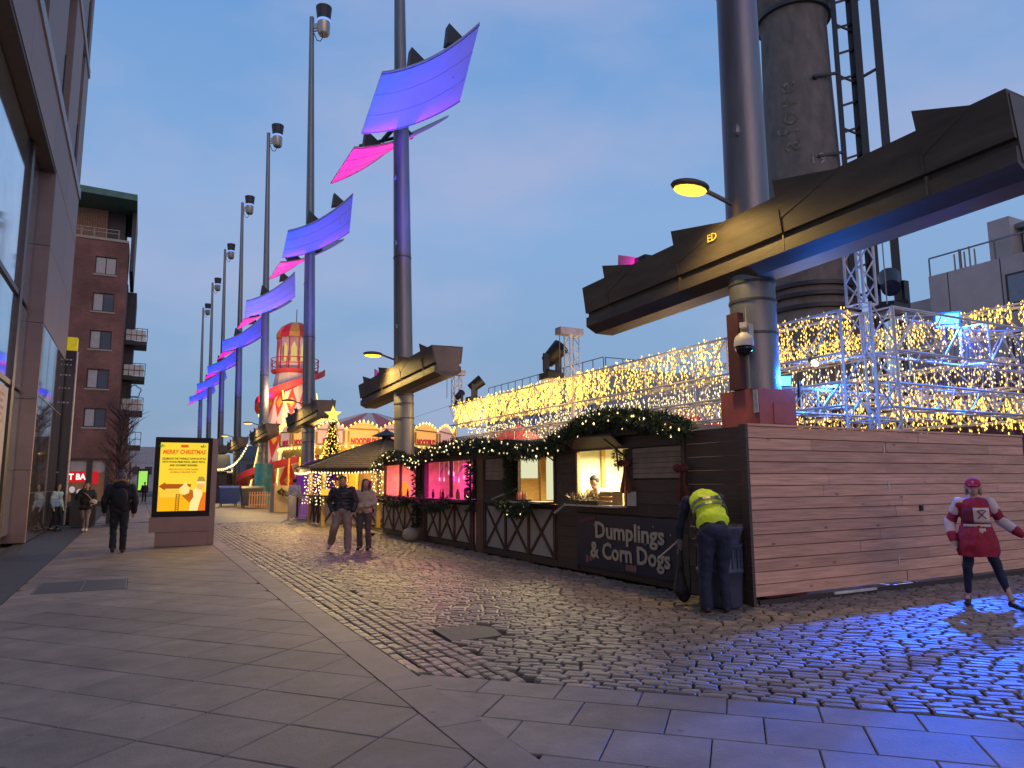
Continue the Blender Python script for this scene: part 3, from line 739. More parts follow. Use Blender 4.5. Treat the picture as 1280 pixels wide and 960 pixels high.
# service cage of rails right of the stack
cg = thing('hoist_rails', 'three dark vertical hoist rails with bracing fixed right of the chimney stack', 'mast', (CHX+2.9, CHY-2.6, 0))
def rp(a, d=0): return Vector((CHX, CHY, 0)) + rt*a - dirv*d
for a, d, w in ((2.85, .9, .28), (3.7, .2, .3), (4.0, .55, .38), (5.05, .4, .42)):
    p = rp(a-.6, d); MB().bar((p.x, p.y, 0), (p.x, p.y, 46), w, w*.6, tuple(dirv)).build('rail', M_dark, cg)
for k in range(22):
    z = 10+k*1.62; b = MB()
    p0, p1, p2, p3_, p4 = rp(.9, 1.95), rp(2.25, .9), rp(3.25, .3), rp(4.45, .4), rp(1.6, .2)
    up = Vector((0, 0, 1))
    if k % 3 == 0:
        b.bar(p0+up*z, p1+up*(z+.45), .14, .14); b.bar(p0+up*z, p4+up*(z-.3), .12, .12)
        b.bar(p2+up*(z+.1), p3_+up*(z+.55), .13, .13)
    b.bar(p1+up*z, p2+up*(z+.45), .09, .12)
    if k % 2: b.bar(p1+up*(z+.3), p2+up*(z-.1), .09, .1)
    b.build('cross_brace', M_dark, cg)

# ================================================================== REAR BUILDINGS
M_panel = mat('pale_render_panel', (.40, .39, .40), .6, 0, .1, 1, rnd=.08)
def facade(label, y0, y1, ztop, ylist, wins, name='apartment_block'):
    t = thing(name, label, 'building', (36, (y0+y1)/2, 0))
    MB().box(36.06, 60, y0, y1, 0, ztop-.02).build('core_wall', M_soffit, t)
    zs = [0, 3.2, 6.3, 9.4, ztop]
    for i in range(len(ylist)-1):
        for j in range(len(zs)-1):
            MB().box(36.0, 36.055, ylist[i]+.03, ylist[i+1]-.03, zs[j]+.03, zs[j+1]-.03).build('facade_panel', M_panel, t)
    for (wy0, wy1, wz0, wz1) in wins:
        f = MB().box(35.94, 35.995, wy0, wy1, wz0, wz1).build('window', M_wf, t)
        MB().box(35.93, 35.938, wy0+.1, wy1-.1, wz0+.1, wz1-.1).build('pane', mat('pane_blue', (.12, .16, .22), .1, 0, .1, spec=1), f)
    b = MB()
    for z in (ztop+.95, ): b.box(36.2, 36.26, y0, y1, z, z+.07)
    n = int((y1-y0)/1.6)
    for k in range(n+1): yy = y0+(y1-y0)*k/n; b.box(36.2, 36.26, yy-.03, yy+.03, ztop, ztop+.95)
    b.build('roof_railing', M_steel, t)
    return t
fb_ = facade('grey panelled block with rooftop railing and stair tower at the right edge', 4, 21.7, 12.1, [4, 7, 10.5, 14, 15.8, 18.2, 20.7, 21.7], [(16, 18, 9.7, 11.2), (12.5, 14, 9.9, 11.6), (6, 8, 9.9, 11.6), (16, 18, 6.6, 8.4), (11, 13, 6.6, 8.4)])
MB().box(36.6, 39, 17.9, 18.9, 12.1, 14.2).build('stair_tower', M_panel, fb_)
MB().box(37.5, 50, 4, 17.8, 12.1, 13.6).build('penthouse', M_panel, fb_)
MB().box(37.0, 51, 4, 17.85, 13.61, 13.85).build('roof_slab', M_steel, fb_)
MB().box(36.3, 52, 21.71, 23.2, 0, 11.0).build('side_wing', M_panel, fb_)
for k in range(5):
    b = MB(); b.tube((36.4, 19.5+k*.25, 12.1), (36.4, 19.5+k*.25, 13.0+.2*(k % 2)), .05, .04, 6); b.build('antenna', M_cream, fb_)
facade('long low grey block with railed roof terrace beyond the fairy light trusses', 51.4, 75, 11.6, [51.4, 56, 61, 66, 71, 75], [(53+k*4.6, 55+k*4.6, 6.7, 8.4) for k in range(5)])
t = thing('rear_block', 'flat topped grey block stepping back beside the railed terrace', 'building', (41, 52, 0))
MB().box(36.07, 60, 51.0, 51.39, 0, 11.55).build('end_wall', M_panel, t)
b = MB(); b.box(36.3, 52, 51.2, 51.26, 12.5, 12.57)
for k in range(9): b.box(36.3+k*1.9, 36.36+k*1.9, 51.2, 51.26, 11.56, 12.5)
b.build('roof_railing', M_steel, t)
# far end of the square
M_slate = mat('far_slate', (.06, .06, .07), .8, 0, .2, .4)
for k, (x0, x1, y, h, lab) in enumerate(((-9, 4.5, 165, 6.3, 'distant low white fronted building closing the end of the square'), (5, 17, 175, 9.0, 'distant dark roofed building behind the advertising screen'), (18, 45, 150, 6.5, 'distant low dark building behind the fairground'))):
    t = thing('distant_building', lab, 'building', ((x0+x1)/2, y, 0))
    MB().box(x0, x1, y, y+12, 0, h).build('wall', mat('far_wall_%d' % k, (.4, .38, .38) if k == 0 else (.13, .12, .13), .8, 0, .2, .5), t)
    MB().prism([(x0-.3, y-.4, h), (x1+.3, y-.4, h), (x1+.3, y+6, h+2.6), (x0-.3, y+6, h+2.6)], (0, 0, .2)).build('roof', M_slate, t)
    for j in range(5):
        xx = x0+1+j*(x1-x0-2)/5; MB().box(xx, xx+1.3, y-.06, y-.01, h-2.8, h-1.2).build('window', M_wf, t)
sgn = thing('green_display', 'small glowing green display board far down the pavement', 'display', (.75, 92, 0))
MB().box(-.05, 1.1, 92, 92.3, .6, 3.3).build('frame', M_black, sgn)
MB().box(.08, .97, 91.96, 91.99, .9, 3.05).build('screen', emis('green_screen', (.35, .75, .12), 1.1), sgn)
sh = thing('bus_shelter', 'white arched shelter far down the pavement', 'shelter', (1.5, 100, 0))
MB().box(-1, 3.6, 100, 101, 4.2, 6.2).build('fascia', mat('shelter_white', (.7, .68, .66), .6), sh)
for x in (-1, 3.4): MB().box(x, x+.2, 100, 100.2, 0, 4.19).build('post', M_dark, sh)
# ================================================================== TRUSSES AND FAIRY LIGHTS
def truss(label, a, b, w, h, group=None, pitch=None, name='truss_beam', single=False):
    a, b = Vector(a), Vector(b); t = thing(name, label, 'truss', a, group)
    d = (b-a); L = d.length; d.normalize(); up = Vector((0, 0, 1)) if abs(d.z) < .8 else Vector((1, 0, 0))
    r = d.cross(up).normalized(); u = r.cross(d).normalized(); R = .024 if w > .3 else .02
    cs = [r*(i*w/2)+u*(j*h/2) for i, j in ((-1, -1), (1, -1), (1, 1), (-1, 1))]
    for c in cs: MB().tube(a+c, b+c, R, R, 7).build('chord', M_truss, t)
    n = max(2, int(L/(pitch or h*.9))); s = L/n; bb = MB()
    for k in range(n):
        for q in range(4):
            c0, c1 = cs[q], cs[(q+1) % 4]
            if k % 2: c0, c1 = c1, c0
            p0, p1 = a+d*(k*s)+c0, a+d*((k+1)*s)+c1
            if single: MB().tube(p0, p1, R*.6, R*.6, 5).build('brace', M_truss, t)
            else: bb.tube(p0, p1, R*.6, R*.6, 5)
            if k % 4 == 0: bb.tube(a+d*(k*s)+c0, a+d*(k*s)+c1, R*.7, R*.7, 5)
    if bb.v: bb.build('bracing', M_truss, t, kind='stuff')
    return t
def bulb(mb, p, r=.013, h=.03):
    x, y, z = p; mb.add([(x+r, y, z), (x, y+r, z), (x-r, y, z), (x, y-r, z), (x, y, z+h), (x, y, z-h)],
                        [(0, 1, 4), (1, 2, 4), (2, 3, 4), (3, 0, 4), (1, 0, 5), (2, 1, 5), (3, 2, 5), (0, 3, 5)])
def curtain(label, a, b, z1, drop, n, m=None, size=1, group='fairy light curtains on the trusses', dense=1.0, wid=.5, nwire=None):
    a, b = Vector(a), Vector(b); t = thing('fairy_light_curtain', label, 'lights', a, group); d = b-a; L = d.length
    nn = Vector((-d.y, d.x, 0)).normalized()
    nwire = int((nwire or L*7)*1.5); nw = nwire; n = int(n*1.9); per = max(2, n//nw); mb = MB(); wr = MB()
    for k in range(nw):
        f = (k+random.uniform(.1, .9))/nw; off = random.uniform(-wid/2, wid/2); p = a+d*f+nn*off
        dr = drop*random.uniform(.6, 1.0); p.z = 0
        wr.tube((p.x, p.y, z1), (p.x, p.y, z1-dr), .003, .003, 3, False)
        m_ = max(2, int(per*dr/drop+random.random()))
        for j in range(m_):
            bulb(mb, (p.x+random.gauss(0, .035), p.y+random.gauss(0, .035), z1+.06-dr*(j+random.uniform(.2, .8))/m_*dense), .0135*size, .031*size)
    wr.build('light_wire', mat('clear_wire', (.25, .22, .2), .6, 0, 0), t, kind='stuff')
    mb.build('fairy_bulbs', m or E_bulb, t, kind='stuff'); return t
XA = 10.5
GT = 'long truss beams of the light frame'
truss('upper box truss of the light frame running back from the tower behind the stalls', (XA, 7.7, 4.05), (XA, 24.6, 4.05), .5, .72, GT)
truss('lower box truss below the dense yellow lights, behind the stall roofs', (XA, 7.8, 3.02), (XA, 24.6, 3.02), .4, .4, GT)
truss('cross truss above the hoarding running right from the tower', (10.8, 7.4, 4.05), (19, 7.4, 4.05), .5, .72, GT)
truss('lower cross truss just above the hoarding, right of the tower', (10.8, 7.5, 2.98), (19, 7.5, 2.98), .4, .4, GT)
truss('second box truss running back deeper inside the light frame', (15.5, 7.8, 3.7), (15.5, 25, 3.7), .5, .6, GT)
truss('high rear box truss rising towards the right edge behind the blue floodlight', (20, 6, 5.7), (20, 25, 5.7), .5, .7, GT)
truss('low rear box truss near the right edge under the high one', (20, 6, 3.3), (20, 25, 3.3), .5, .5, GT)
truss('short blue lit truss between the nearest mast box and the tower', (8.9, 8.6, 2.95), (14, 8.6, 2.95), .35, .42, GT)
truss('far cross truss closing the back of the light frame', (10.8, 24.6, 4.05), (19.7, 24.6, 4.05), .5, .7, GT)
# main tower beside the hoarding
TX, TY = XA, 7.4
truss('broad upright truss tower standing behind the hoarding right of the nearest mast', (TX, TY, 0), (TX, TY, 4.42), .56, .56, None, .6, 'truss_tower', True)
tt = truss('narrow upper truss mast standing on the broad tower below the beam', (TX-.02, TY+.05, 4.46), (TX-.02, TY+.05, 5.6), .32, .32, None, .3, 'truss_tower', True)
b = MB().box(TX-.45, TX+.45, TY-.2, TY+.3, 5.61, 5.85).build('head_block', mat('truss_head', (.42, .36, .36), .5, .4, .3, 8), tt)
b = MB(); b.tube((TX+.42, TY-.1, 4.5), (TX+.42, TY-.1, 5.6), .01); b.build('hoist_chain', M_steel, tt)
def head_tower(y, label, z0, z1):
    t = truss(label, (XA, y, z0), (XA, y, z1), .3, .3, 'slim truss masts above the fairy lights', .28, 'truss_mast')
    MB().box(XA-.45, XA+.3, y-.15, y+.15, z1+.01, z1+.2).build('head_block', mat('truss_head', (.42, .36, .36)), t)
    MB().tube((XA-.4, y, z0+.3), (XA-.4, y, z1), .012).build('hoist_chain', M_steel, t)
    MB().tube((XA, y, 0), (XA, y, z0-.01), .05).build('leg', M_truss, t)
    return t
head_tower(16.4, 'slim truss mast with head block above the lights, left of the big beam end', 4.42, 5.62)
head_tower(24.5, 'slim truss mast with head block at the far left end of the lights', 4.42, 5.6)
def moving_head(x, y, z, s, label, yaw=0):
    t = thing('stage_light', label, 'stage light', (x, y, z), 'black moving head stage lights on the frame')
    R = Matrix.Rotation(yaw, 3, 'Z')
    def W_(p): return tuple(Vector((x, y, z))+R @ (Vector(p)*s))
    MB().box(x-.2*s, x+.2*s, y-.17*s, y+.17*s, z, z+.12*s).build('base', M_black, t)
    b = MB()
    for q in (-.2, .2): b.bar(W_((q, 0, .12)), W_((q, 0, .48)), .05*s, .12*s)
    b.bar(W_((-.22, 0, .15)), W_((.22, 0, .15)), .12*s, .05*s); b.build('yoke', M_black, t)
    a = Vector(W_((0, .12, .36))); c = Vector(W_((0, -.22, .62)))
    smooth_angle(MB().tube(a, c, .14*s, .17*s, 14).build('lamp_head', M_black, t))
    MB().tube(c, c+(c-a).normalized()*.012, .145*s, .145*s, 14).build('lens', mat('lens_dark', (.01, .01, .015)), t)
moving_head(XA, 22.9, 4.45, 1.25, 'black stage light on the truss right of the far left mast', 1)
moving_head(XA, 24.3, 4.45, .8, 'small black stage light in front of the far left truss mast', 2)
moving_head(XA-.1, 17.3, 4.5, 1.5, 'large black stage light hanging beside the middle truss mast', .4)
moving_head(11.35, 7.5, 4.45, 1.1, 'black stage light on the cross truss beside the main tower', 2.2)
# the curtains
curtain('dense yellow fairy lights along the left far truss', (XA, 15, 0), (XA, 24.6, 0), 4.45, .95, 1500, size=1.5, dense=1.05, nwire=150)
curtain('yellow fairy lights between the beam end and the nearest mast', (XA, 8.9, 0), (XA, 15, 0), 4.45, 1.0, 750, size=1.1, nwire=75)
curtain('fairy lights right of the nearest mast in front of the chimney foot', (XA, 7.6, 0), (XA, 8.9, 0), 4.45, .9, 190, size=.85, nwire=22)
curtain('lower scattered fairy lights just above the stall roofs', (XA+.4, 7.7, 0), (XA+.4, 24, 0), 3.5, 1.0, 1100, E_bulbw, 1.0, nwire=150)
curtain('sparse white fairy lights under the cross truss right of the tower', (10.9, 7.7, 0), (18, 7.7, 0), 4.45, 1.9, 620, E_bulbw, .8, nwire=110)
curtain('fairy lights hanging in the middle of the light frame', (13, 8.2, 0), (13, 22, 0), 4.2, 1.5, 650, E_bulbw, 1.0, nwire=110)
curtain('thick warm fairy lights along the high rear truss at the right edge', (20, 6, 0), (20, 19, 0), 6.1, .8, 800, size=1.55, nwire=110)
curtain('warm fairy lights along the low truss top of the hoarding at right', (11.2, 7.8, 0), (18.5, 7.8, 0), 3.05, .62, 420, size=1.1, nwire=70)
curtain('fairy lights on the second truss deeper in the frame', (15.5, 7.8, 0), (15.5, 22, 0), 4.0, 1.4, 700, size=1.15, nwire=110)
curtain('fairy lights on the low rear truss by the right edge', (20, 7, 0), (20, 20, 0), 3.7, 1.1, 500, size=1.4, nwire=80)
for p, e in (((12, 9.5, 3.4), 130), ((12.5, 14, 3.6), 220), ((12, 20, 3.6), 300), ((17, 9.5, 4.0), 170), ((9.9, 12, 4.1), 30), ((9.9, 17, 4.1), 50), ((9.9, 22, 4.1), 60)):
    lamp('POINT', 'fairy_glow', p, e, (1, .68, .3), None, .8)
# blue floodlights
def flood(x, y, z, label, tgt, P, cone=110, face=None, k=1):
    t = thing('floodlight', label, 'floodlight', (x, y, z), 'blue floodlights of the market')
    d = (Vector(face or tgt)-Vector((x, y, z))).normalized(); r = Vector((0, 0, 1)).cross(d).normalized(); u = d.cross(r)
    c = Vector((x, y, z)); 
    def bx(w, h, d0, d1): 
        q = [c+r*(i*w/2)+u*(j*h/2)+d*dd for dd in (d0, d1) for i, j in ((-1, -1), (1, -1), (1, 1), (-1, 1))]
        return MB().add(q, [(0, 3, 2, 1), (4, 5, 6, 7), (0, 1, 5, 4), (1, 2, 6, 5), (2, 3, 7, 6), (3, 0, 4, 7)])
    bx(.46*k, .32*k, -.14, .0).build('housing', M_black, t); bx(.38*k, .25*k, .001, .006).build('lens', E_blue, t)
    MB().bar(c+r*.24+u*.0, c+r*.24-u*.25, .03, .03).build('bracket', M_black, t)
    MB().tube(c-u*.13-d*.07, c-u*.34-d*.07, .02).build('stand', M_black, t)
    lamp('SPOT', 'flood_light', tuple(c+d*.05), P, (.01, .12, 1), tgt, .06, cone, .35)
flood(13.6, 7.9, 4.62, 'bright blue floodlight on the cross truss right of the tower', (10.3, 3.9, 0), 10500, 72, (5.5, .5, 1.2))
flood(8.5, 7.42, 3.07, 'small blue floodlight on top of the red box of the nearest mast', (6.5, 3, 2.0), 60, 150, None, .55)
lamp('POINT', 'blue_halo_fill', (8.75, 7.2, 3.15), 130, (.02, .22, 1), None, .08); lamp('POINT', 'blue_halo_fill', (10.6, 8.3, 3.2), 45, (.02, .25, 1), None, .08); lamp('POINT', 'blue_halo_fill', (13.4, 7.45, 4.5), 260, (.01, .12, 1), None, .1)  # added point lights imitating the floodlights' blue halo on the trusses
t = thing('spotlight', 'small round warm spotlight hanging left of the tower', 'spotlight', (9.9, 8.0, 3.55))
MB().tube((9.9, 8.0, 3.55), (9.87, 7.93, 3.5), .05, .05, 10).build('lens', E_white, t); MB().tube((9.94, 8.1, 3.6), (9.9, 8.01, 3.551), .05, .06, 10).build('housing', M_black, t)

# ================================================================== HOARDING
hd = thing('timber_hoarding', 'long hoarding of pale horizontal pine boards facing the foreground', 'fence', (10.4, 6.87, 0))
YF = 6.87; zt = 2.32; rows = 14; hh = (zt-.1)/rows
M_shade = mat('hoarding_gap', (.02, .015, .012), .9, 0, 0)
MB().box(7.2, 13.7, YF+.035, YF+.06, .1, zt-.01).build('backing', M_shade, hd)
for r in range(rows):
    x = 7.12; z = .1+r*hh; xe = 13.72
    while x < xe-.05:
        L = random.choice((2.4, 3.0, 3.6, 1.5, 4.2)) * random.uniform(.8, 1.1); x2 = min(xe, x+L)
        if xe-x2 < .5: x2 = xe
        dy = random.uniform(-.008, .006)
        b = MB(); y0 = YF+dy
        q = [(x+.002, y0+.03, z+.002), (x2-.002, y0+.03, z+.002), (x2-.002, y0+.03, z+hh-.004), (x+.002, y0+.03, z+hh-.004),
             (x+.002, y0+.003, z+.004), (x2-.002, y0+.003, z+.004), (x2-.002, y0+.003, z+hh-.008), (x+.002, y0+.003, z+hh-.008)]
        b.add(q, [(0, 1, 2, 3), (7, 6, 5, 4), (0, 4, 5, 1), (1, 5, 6, 2), (2, 6, 7, 3), (3, 7, 4, 0)])
        b.build('plank', M_wood, hd); x = x2
for x, z in ((9.9, 2.0), (9.95, 1.45), (10.05, .35)): MB().box(x, x+.02, YF-.012, YF-.003, z, z+.12).build('hinge_plate', mat('pale_plastic', (.6, .58, .55)), hd)
MB().box(10.65, 10.72, YF-.03, YF-.005, 1.12, 1.2).build('latch', M_black, hd)
MB().box(7.12, 13.72, YF-.02, YF+.05, zt+.001, zt+.03).build('coping', M_wood, hd)
MB().box(8.6, 9.5, YF-.02, YF-.002, .03, .065).build('skirting_strip', mat('pale_plastic', (.6, .58, .55)), hd)
MB().box(7.2, 13.7, YF+.0, YF+.03, -.04, .06).build('sole_plate', M_darkwood, hd)
hr = thing('side_hoarding', 'dark stained end wall of horizontal boards between the dumpling stall and the pale hoarding', 'fence', (7.1, 7.5, 0))
for r in range(12):
    h2 = zt/12; MB().box(7.095+random.uniform(-.004, .004), 7.13, 6.97, 8.05, r*h2+.003, (r+1)*h2-.004).build('plank', M_darkwood, hr)
MB().box(7.07, 7.118, YF-.02, 6.968, 0, zt+.02).build('corner_post', M_darkwood, hr)
h2 = thing('dark_hoarding', 'dark end wall of boards set back past the right end of the pale hoarding', 'fence', (15, 7.6, 0))
for r in range(10): MB().box(13.8, 18, 7.25, 7.29, r*.23+.003, (r+1)*.23-.004).build('plank', M_darkwood, h2)

# ================================================================== STALLS
def needles(mb, pts, R, n, ln=.09):
    """fir garland: many small needle sprays along a path"""
    P = [Vector(p) for p in pts]; seg = [(P[i+1]-P[i]).length for i in range(len(P)-1)]; T = sum(seg)
    for _ in range(n):
        s = random.uniform(0, T); i = 0
        while i < len(seg)-1 and s > seg[i]: s -= seg[i]; i += 1
        c = P[i].lerp(P[i+1], min(1, s/seg[i])); a = random.uniform(0, 2*PI); rr = R*math.sqrt(random.random())
        d = (P[i+1]-P[i]).normalized(); u = Vector((0, 0, 1)) if abs(d.z) < .9 else Vector((1, 0, 0)); r = d.cross(u).normalized(); u = r.cross(d)
        o = r*math.cos(a)*rr*1.1 + u*math.sin(a)*rr; c = c+o
        dr = (o.normalized() if o.length > .001 else u)*1.0 + Vector((random.uniform(-1, 1), random.uniform(-1, 1), random.uniform(-1, .8)))*.8
        dr.normalize(); w = dr.cross(Vector((random.uniform(-1, 1), random.uniform(-1, 1), random.uniform(-1, 1)))).normalized()
        L = ln*random.uniform(.6, 1.5); mb.add([c-w*L*.16, c+w*L*.16, c+dr*L], [(0, 1, 2)])
        mb.add([c+dr*L*.2, c+dr*L*.6+w*L*.5, c+dr*L*.55+w*L*.3], [(0, 1, 2)])
def garland(label, pts, R, n, nb, group='fir garlands with lights on the stalls', bm=None, bs=1.5, ln=.09, name='fir_garland'):
    t = thing(name, label, 'garland', pts[0], group); b = MB(); needles(b, pts, R, n, ln); b.build('fir_needles', M_green, t, kind='stuff')
    c = MB(); P = [Vector(p) for p in pts]
    c.path(pts, R*.3, 6); c.build('stem', M_green, t)
    if nb:
        q = MB(); 
        for k in range(nb):
            f = (k+random.random())/nb*(len(P)-1); i = min(int(f), len(P)-2); p = P[i].lerp(P[i+1], f-i)
            a = random.uniform(0, 2*PI); p = p+Vector((-R*1.0*abs(math.cos(a)), random.uniform(-.08, .08), R*1.0*math.sin(a)))
            bulb(q, p, .013*bs, .017*bs)
        q.build('fairy_bulbs', bm or E_bulbw, t, kind='stuff')
    return t
XS = 7.1
def boards_x(parent, x0, x1, y0, y1, z0, z1, h, m=M_darkwood, name='plank'):
    n = max(1, round((z1-z0)/h)); h = (z1-z0)/n
    for k in range(n): MB().box(x0+random.uniform(-.003, .003), x1, y0, y1, z0+k*h+.003, z0+(k+1)*h-.003).build(name, m, parent)
def xpanels(parent, y0, y1, z0, z1, n, x=None):
    x = x or XS; MB().box(x+.0, x+.03, y0, y1, z0, z1).build('infill_panel', M_cream2, parent)
    s = (y1-y0)/n; e = .035
    for k in range(n):
        a, c = y0+k*s+e, y0+(k+1)*s-e
        MB().bar((x-.015, a, z0), (x-.015, c, z1), .025, .055, (0, 0, 1)).build('cross_batten', M_batten, parent)
        MB().bar((x-.018, c, z0), (x-.018, a, z1), .02, .055, (0, 0, 1)).build('cross_batten', M_batten, parent)
    for k in range(n+1): MB().box(x-.035, x-.001, y0+k*s-e, y0+k*s+e, z0-.02, z1+.02).build('upright', M_batten, parent)
M_cream2 = mat('pale_infill', (.40, .37, .34), .75, 0, .12, 4, .1)
M_batten = mat('red_brown_batten', (.085, .03, .025), .6, 0, .3, 10, .2)
M_inner = mat('white_lining', (.82, .78, .55), .6, 0, .04, 3)
M_innerwood = mat('pine_lining', (.5, .33, .13), .6, 0, .25, 6, .2, stretch=(1, .3, 6))
M_roof = mat('stall_roof_felt', (.05, .035, .035), .85, 0, .2, 6, .2)
def stall_shell(t, y0, y1, zr, lining=M_inner, x1=9.2):
    MB().box(x1, x1+.05, y0+.06, y1-.06, 0, 2.3).build('back_wall', lining, t)
    MB().box(XS+.05, x1, y0+.002, y0+.05, 0, 2.3).build('side_wall', lining, t)
    MB().box(XS+.05, x1, y1-.05, y1-.002, 0, 2.3).build('side_wall', lining, t)
    MB().box(XS+.05, x1, y0+.06, y1-.06, 0, .06).build('floor', M_darkwood, t)
    MB().box(XS+.05, x1, y0+.06, y1-.06, 2.28, 2.32).build('ceiling', lining, t)
    ym = (y0+y1)/2
    r = MB().prism([(XS-.22, y0-.04, 2.33), (XS-.22, ym, zr), (XS-.22, y1+.04, 2.33)], (2.6, 0, 0)).build('roof', M_roof, t)
    MB().box(XS-.06, XS+.04, y0, y1, 2.13, 2.32).build('fascia', M_darkwood, t)
def backing(t, rects):  # added unseen panels that stop stall light leaking between the boards
    for y0, y1, z0, z1 in rects: MB().box(XS+.042, XS+.052, y0, y1, z0, z1).build('light_block_panel', M_darkwood, t)
bdrop = thing('dark_backdrop', 'dark low marquee wall added behind the right hand fairy lights', 'backdrop', (26, 14, 0))  # added dark backdrop, keeps the view between the fairy lights dark
M_bdrop = mat('backdrop_plum', (.07, .035, .045), .8, 0, .4, .5)
for k in range(9): MB().box(25, 25.2, 3+k*2.3, 5.27+k*2.3, 0, 4.7).build('wall_panel', M_bdrop, bdrop)
MB().prism([(24.8, 3, 4.72), (24.8, 23.7, 4.72), (29, 23.7, 5.9), (29, 3, 5.9)], (0, 0, .1)).build('roof', M_bdrop, bdrop)
# --- dumpling stall
A = thing('dumpling_stall', 'dark timber stall with lit serving hatch and dumplings sign nearest the hoarding', 'stall', (XS, 9.8, 0), 'timber market stalls along the cobbles')
stall_shell(A, 8.07, 11.68, 2.62); backing(A, ((8.08, 9.5, .07, 2.27), (9.501, 10.97, .07, 1.18), (10.971, 11.62, .07, 2.27)))
boards_x(A, XS-.02, XS+.04, 8.07, 9.5, 1.05, 1.62, .19); MB().box(XS-.02, XS+.04, 9.3, 9.5, 1.63, 2.12).build('upright', M_darkwood, A)
for k in range(6): MB().box(XS-.04+.002*(k % 2), XS, 8.1, 9.28, 1.64+k*.08, 1.64+k*.08+.074).build('shutter_board', mat('shutter_boards', (.27, .2, .16), .7, 0, .2, 5, .2, rnd=.1), A)
MB().box(XS-.055, XS+.02, 8.07, 8.1, 1.6, 2.13).build('shutter_frame', M_darkwood, A); MB().box(XS-.055, XS+.02, 9.28, 9.31, 1.6, 2.13).build('shutter_frame', M_darkwood, A)
boards_x(A, XS-.02, XS+.04, 10.98, 11.68, 0.02, 2.12, .19)
boards_x(A, XS, XS+.04, 8.07, 10.97, .02, 1.04, .2)
MB().box(XS-.02, XS+.04, 9.5, 10.98, 1.06, 1.2).build('sill', M_darkwood, A)
for y in (9.5, 10.93): MB().box(XS-.03, XS+.03, y, y+.05, 1.2, 2.12).build('window_frame', M_innerwood, A)
MB().box(XS-.3, XS+.0, 9.48, 10.98, 1.17, 1.2).build('counter', mat('counter_pale', (.5, .45, .38), .5, 0, .15), A)
MB().bar((XS-.28, 11.35, 1.02), (XS-.02, 10.98, 1.36), .03, .04).build('counter_strut', M_cream, A)
MB().prism([(XS-.02, 9.5, 2.13), (XS-.02, 10.98, 2.13), (XS-.3, 10.98, 2.34), (XS-.3, 9.5, 2.34)], (0, 0, .03)).build('canopy_flap', M_darkwood, A)
MB().bar((XS-.4, 9.55, 2.28), (XS-.0, 9.5, 1.98), .03, .03).build('flap_stay', M_black, A)
MB().box(8.05, 8.13, 11.55, 11.62, .1, 2.25).build('inner_post', M_innerwood, A)
sg = MB().box(XS-.045, XS-.021, 8.25, 10.96, .13, 1.03).build('sign_board', mat('navy_sign', (.018, .018, .055), .5, 0, .2, 4), A)
M_let = mat('sign_letter_buff', (.52, .44, .34), .6, 0, 0)
text('lettering', 'Dumplings', M_let, sg, (XS-.06, 9.45, .76), .38, (0, -1, 0), (0, 0, 1), .004, .009, width=1.82)
text('lettering', '& Corn Dogs', M_let, sg, (XS-.06, 9.46, .42), .38, (0, -1, 0), (0, 0, 1), .004, .009, width=2.1)
M_dim = mat('sign_dim_red', (.16, .035, .05), .6, 0, 0)
MB().prism([(XS-.058, 10.85, .86), (XS-.058, 10.35, .95), (XS-.058, 10.35, 1.0), (XS-.058, 10.85, .93)], (.01, 0, 0)).build('sign_motif', M_dim, sg)
for k in range(4): MB().box(XS-.058, XS-.046, 9.45-k*.07, 9.51-k*.07, .17, .27).build('sign_motif', mat('sign_dim_pink', (.3, .13, .15), .6, 0, 0), sg)
for k in range(3): MB().box(XS-.058, XS-.046, 10.6-k*.1, 10.66-k*.1, .2+.03*k, .32).build('sign_motif', mat('sign_dim_pink', (.3, .13, .15)), sg)
for y, z in ((9.0, .62), (8.8, .9), (10.4, .85), (8.4, .8)): MB().ell((XS-.05, y, z), (.004, .015, .015), 6, 4).build('sign_star', M_let, sg)
t = tag(MB().box(XS-.05, XS-.03, 9.22, 9.44, 1.2, 1.43).build('paper_notice', mat('paper', (.5, .46, .42), .8, 0, .05)), 'white paper notice pinned right of the lit dumpling hatch', 'notice')
t = thing('planter_tray', 'low dark tray of dried plants on the dumpling hatch counter', 'planter', (XS-.15, 10.5, 1.2))
MB().box(XS-.28, XS-.08, 9.95, 10.95, 1.201, 1.27).build('tray', M_black, t)
b = MB(); needles(b, [(XS-.18, 10.0, 1.28), (XS-.18, 10.93, 1.28)], .07, 260, .09); b.build('foliage', mat('dried_plants', (.2, .14, .08), .8, 0, .5, 14), t, kind='stuff')
t = thing('wooden_crate', 'small pale wooden crate on the right of the dumpling counter', 'crate', (XS-.15, 9.75, 1.2))
M_crate = mat('crate_wood', (.55, .33, .12), .6, 0, .2, 8)
for k in range(3): MB().box(XS-.27, XS-.255, 9.55, 9.9, 1.205+k*.075, 1.27+k*.075).build('slat', M_crate, t)
for y in (9.55, 9.88): MB().box(XS-.254, XS-.05, y, y+.02, 1.202, 1.43).build('end_board', M_crate, t)
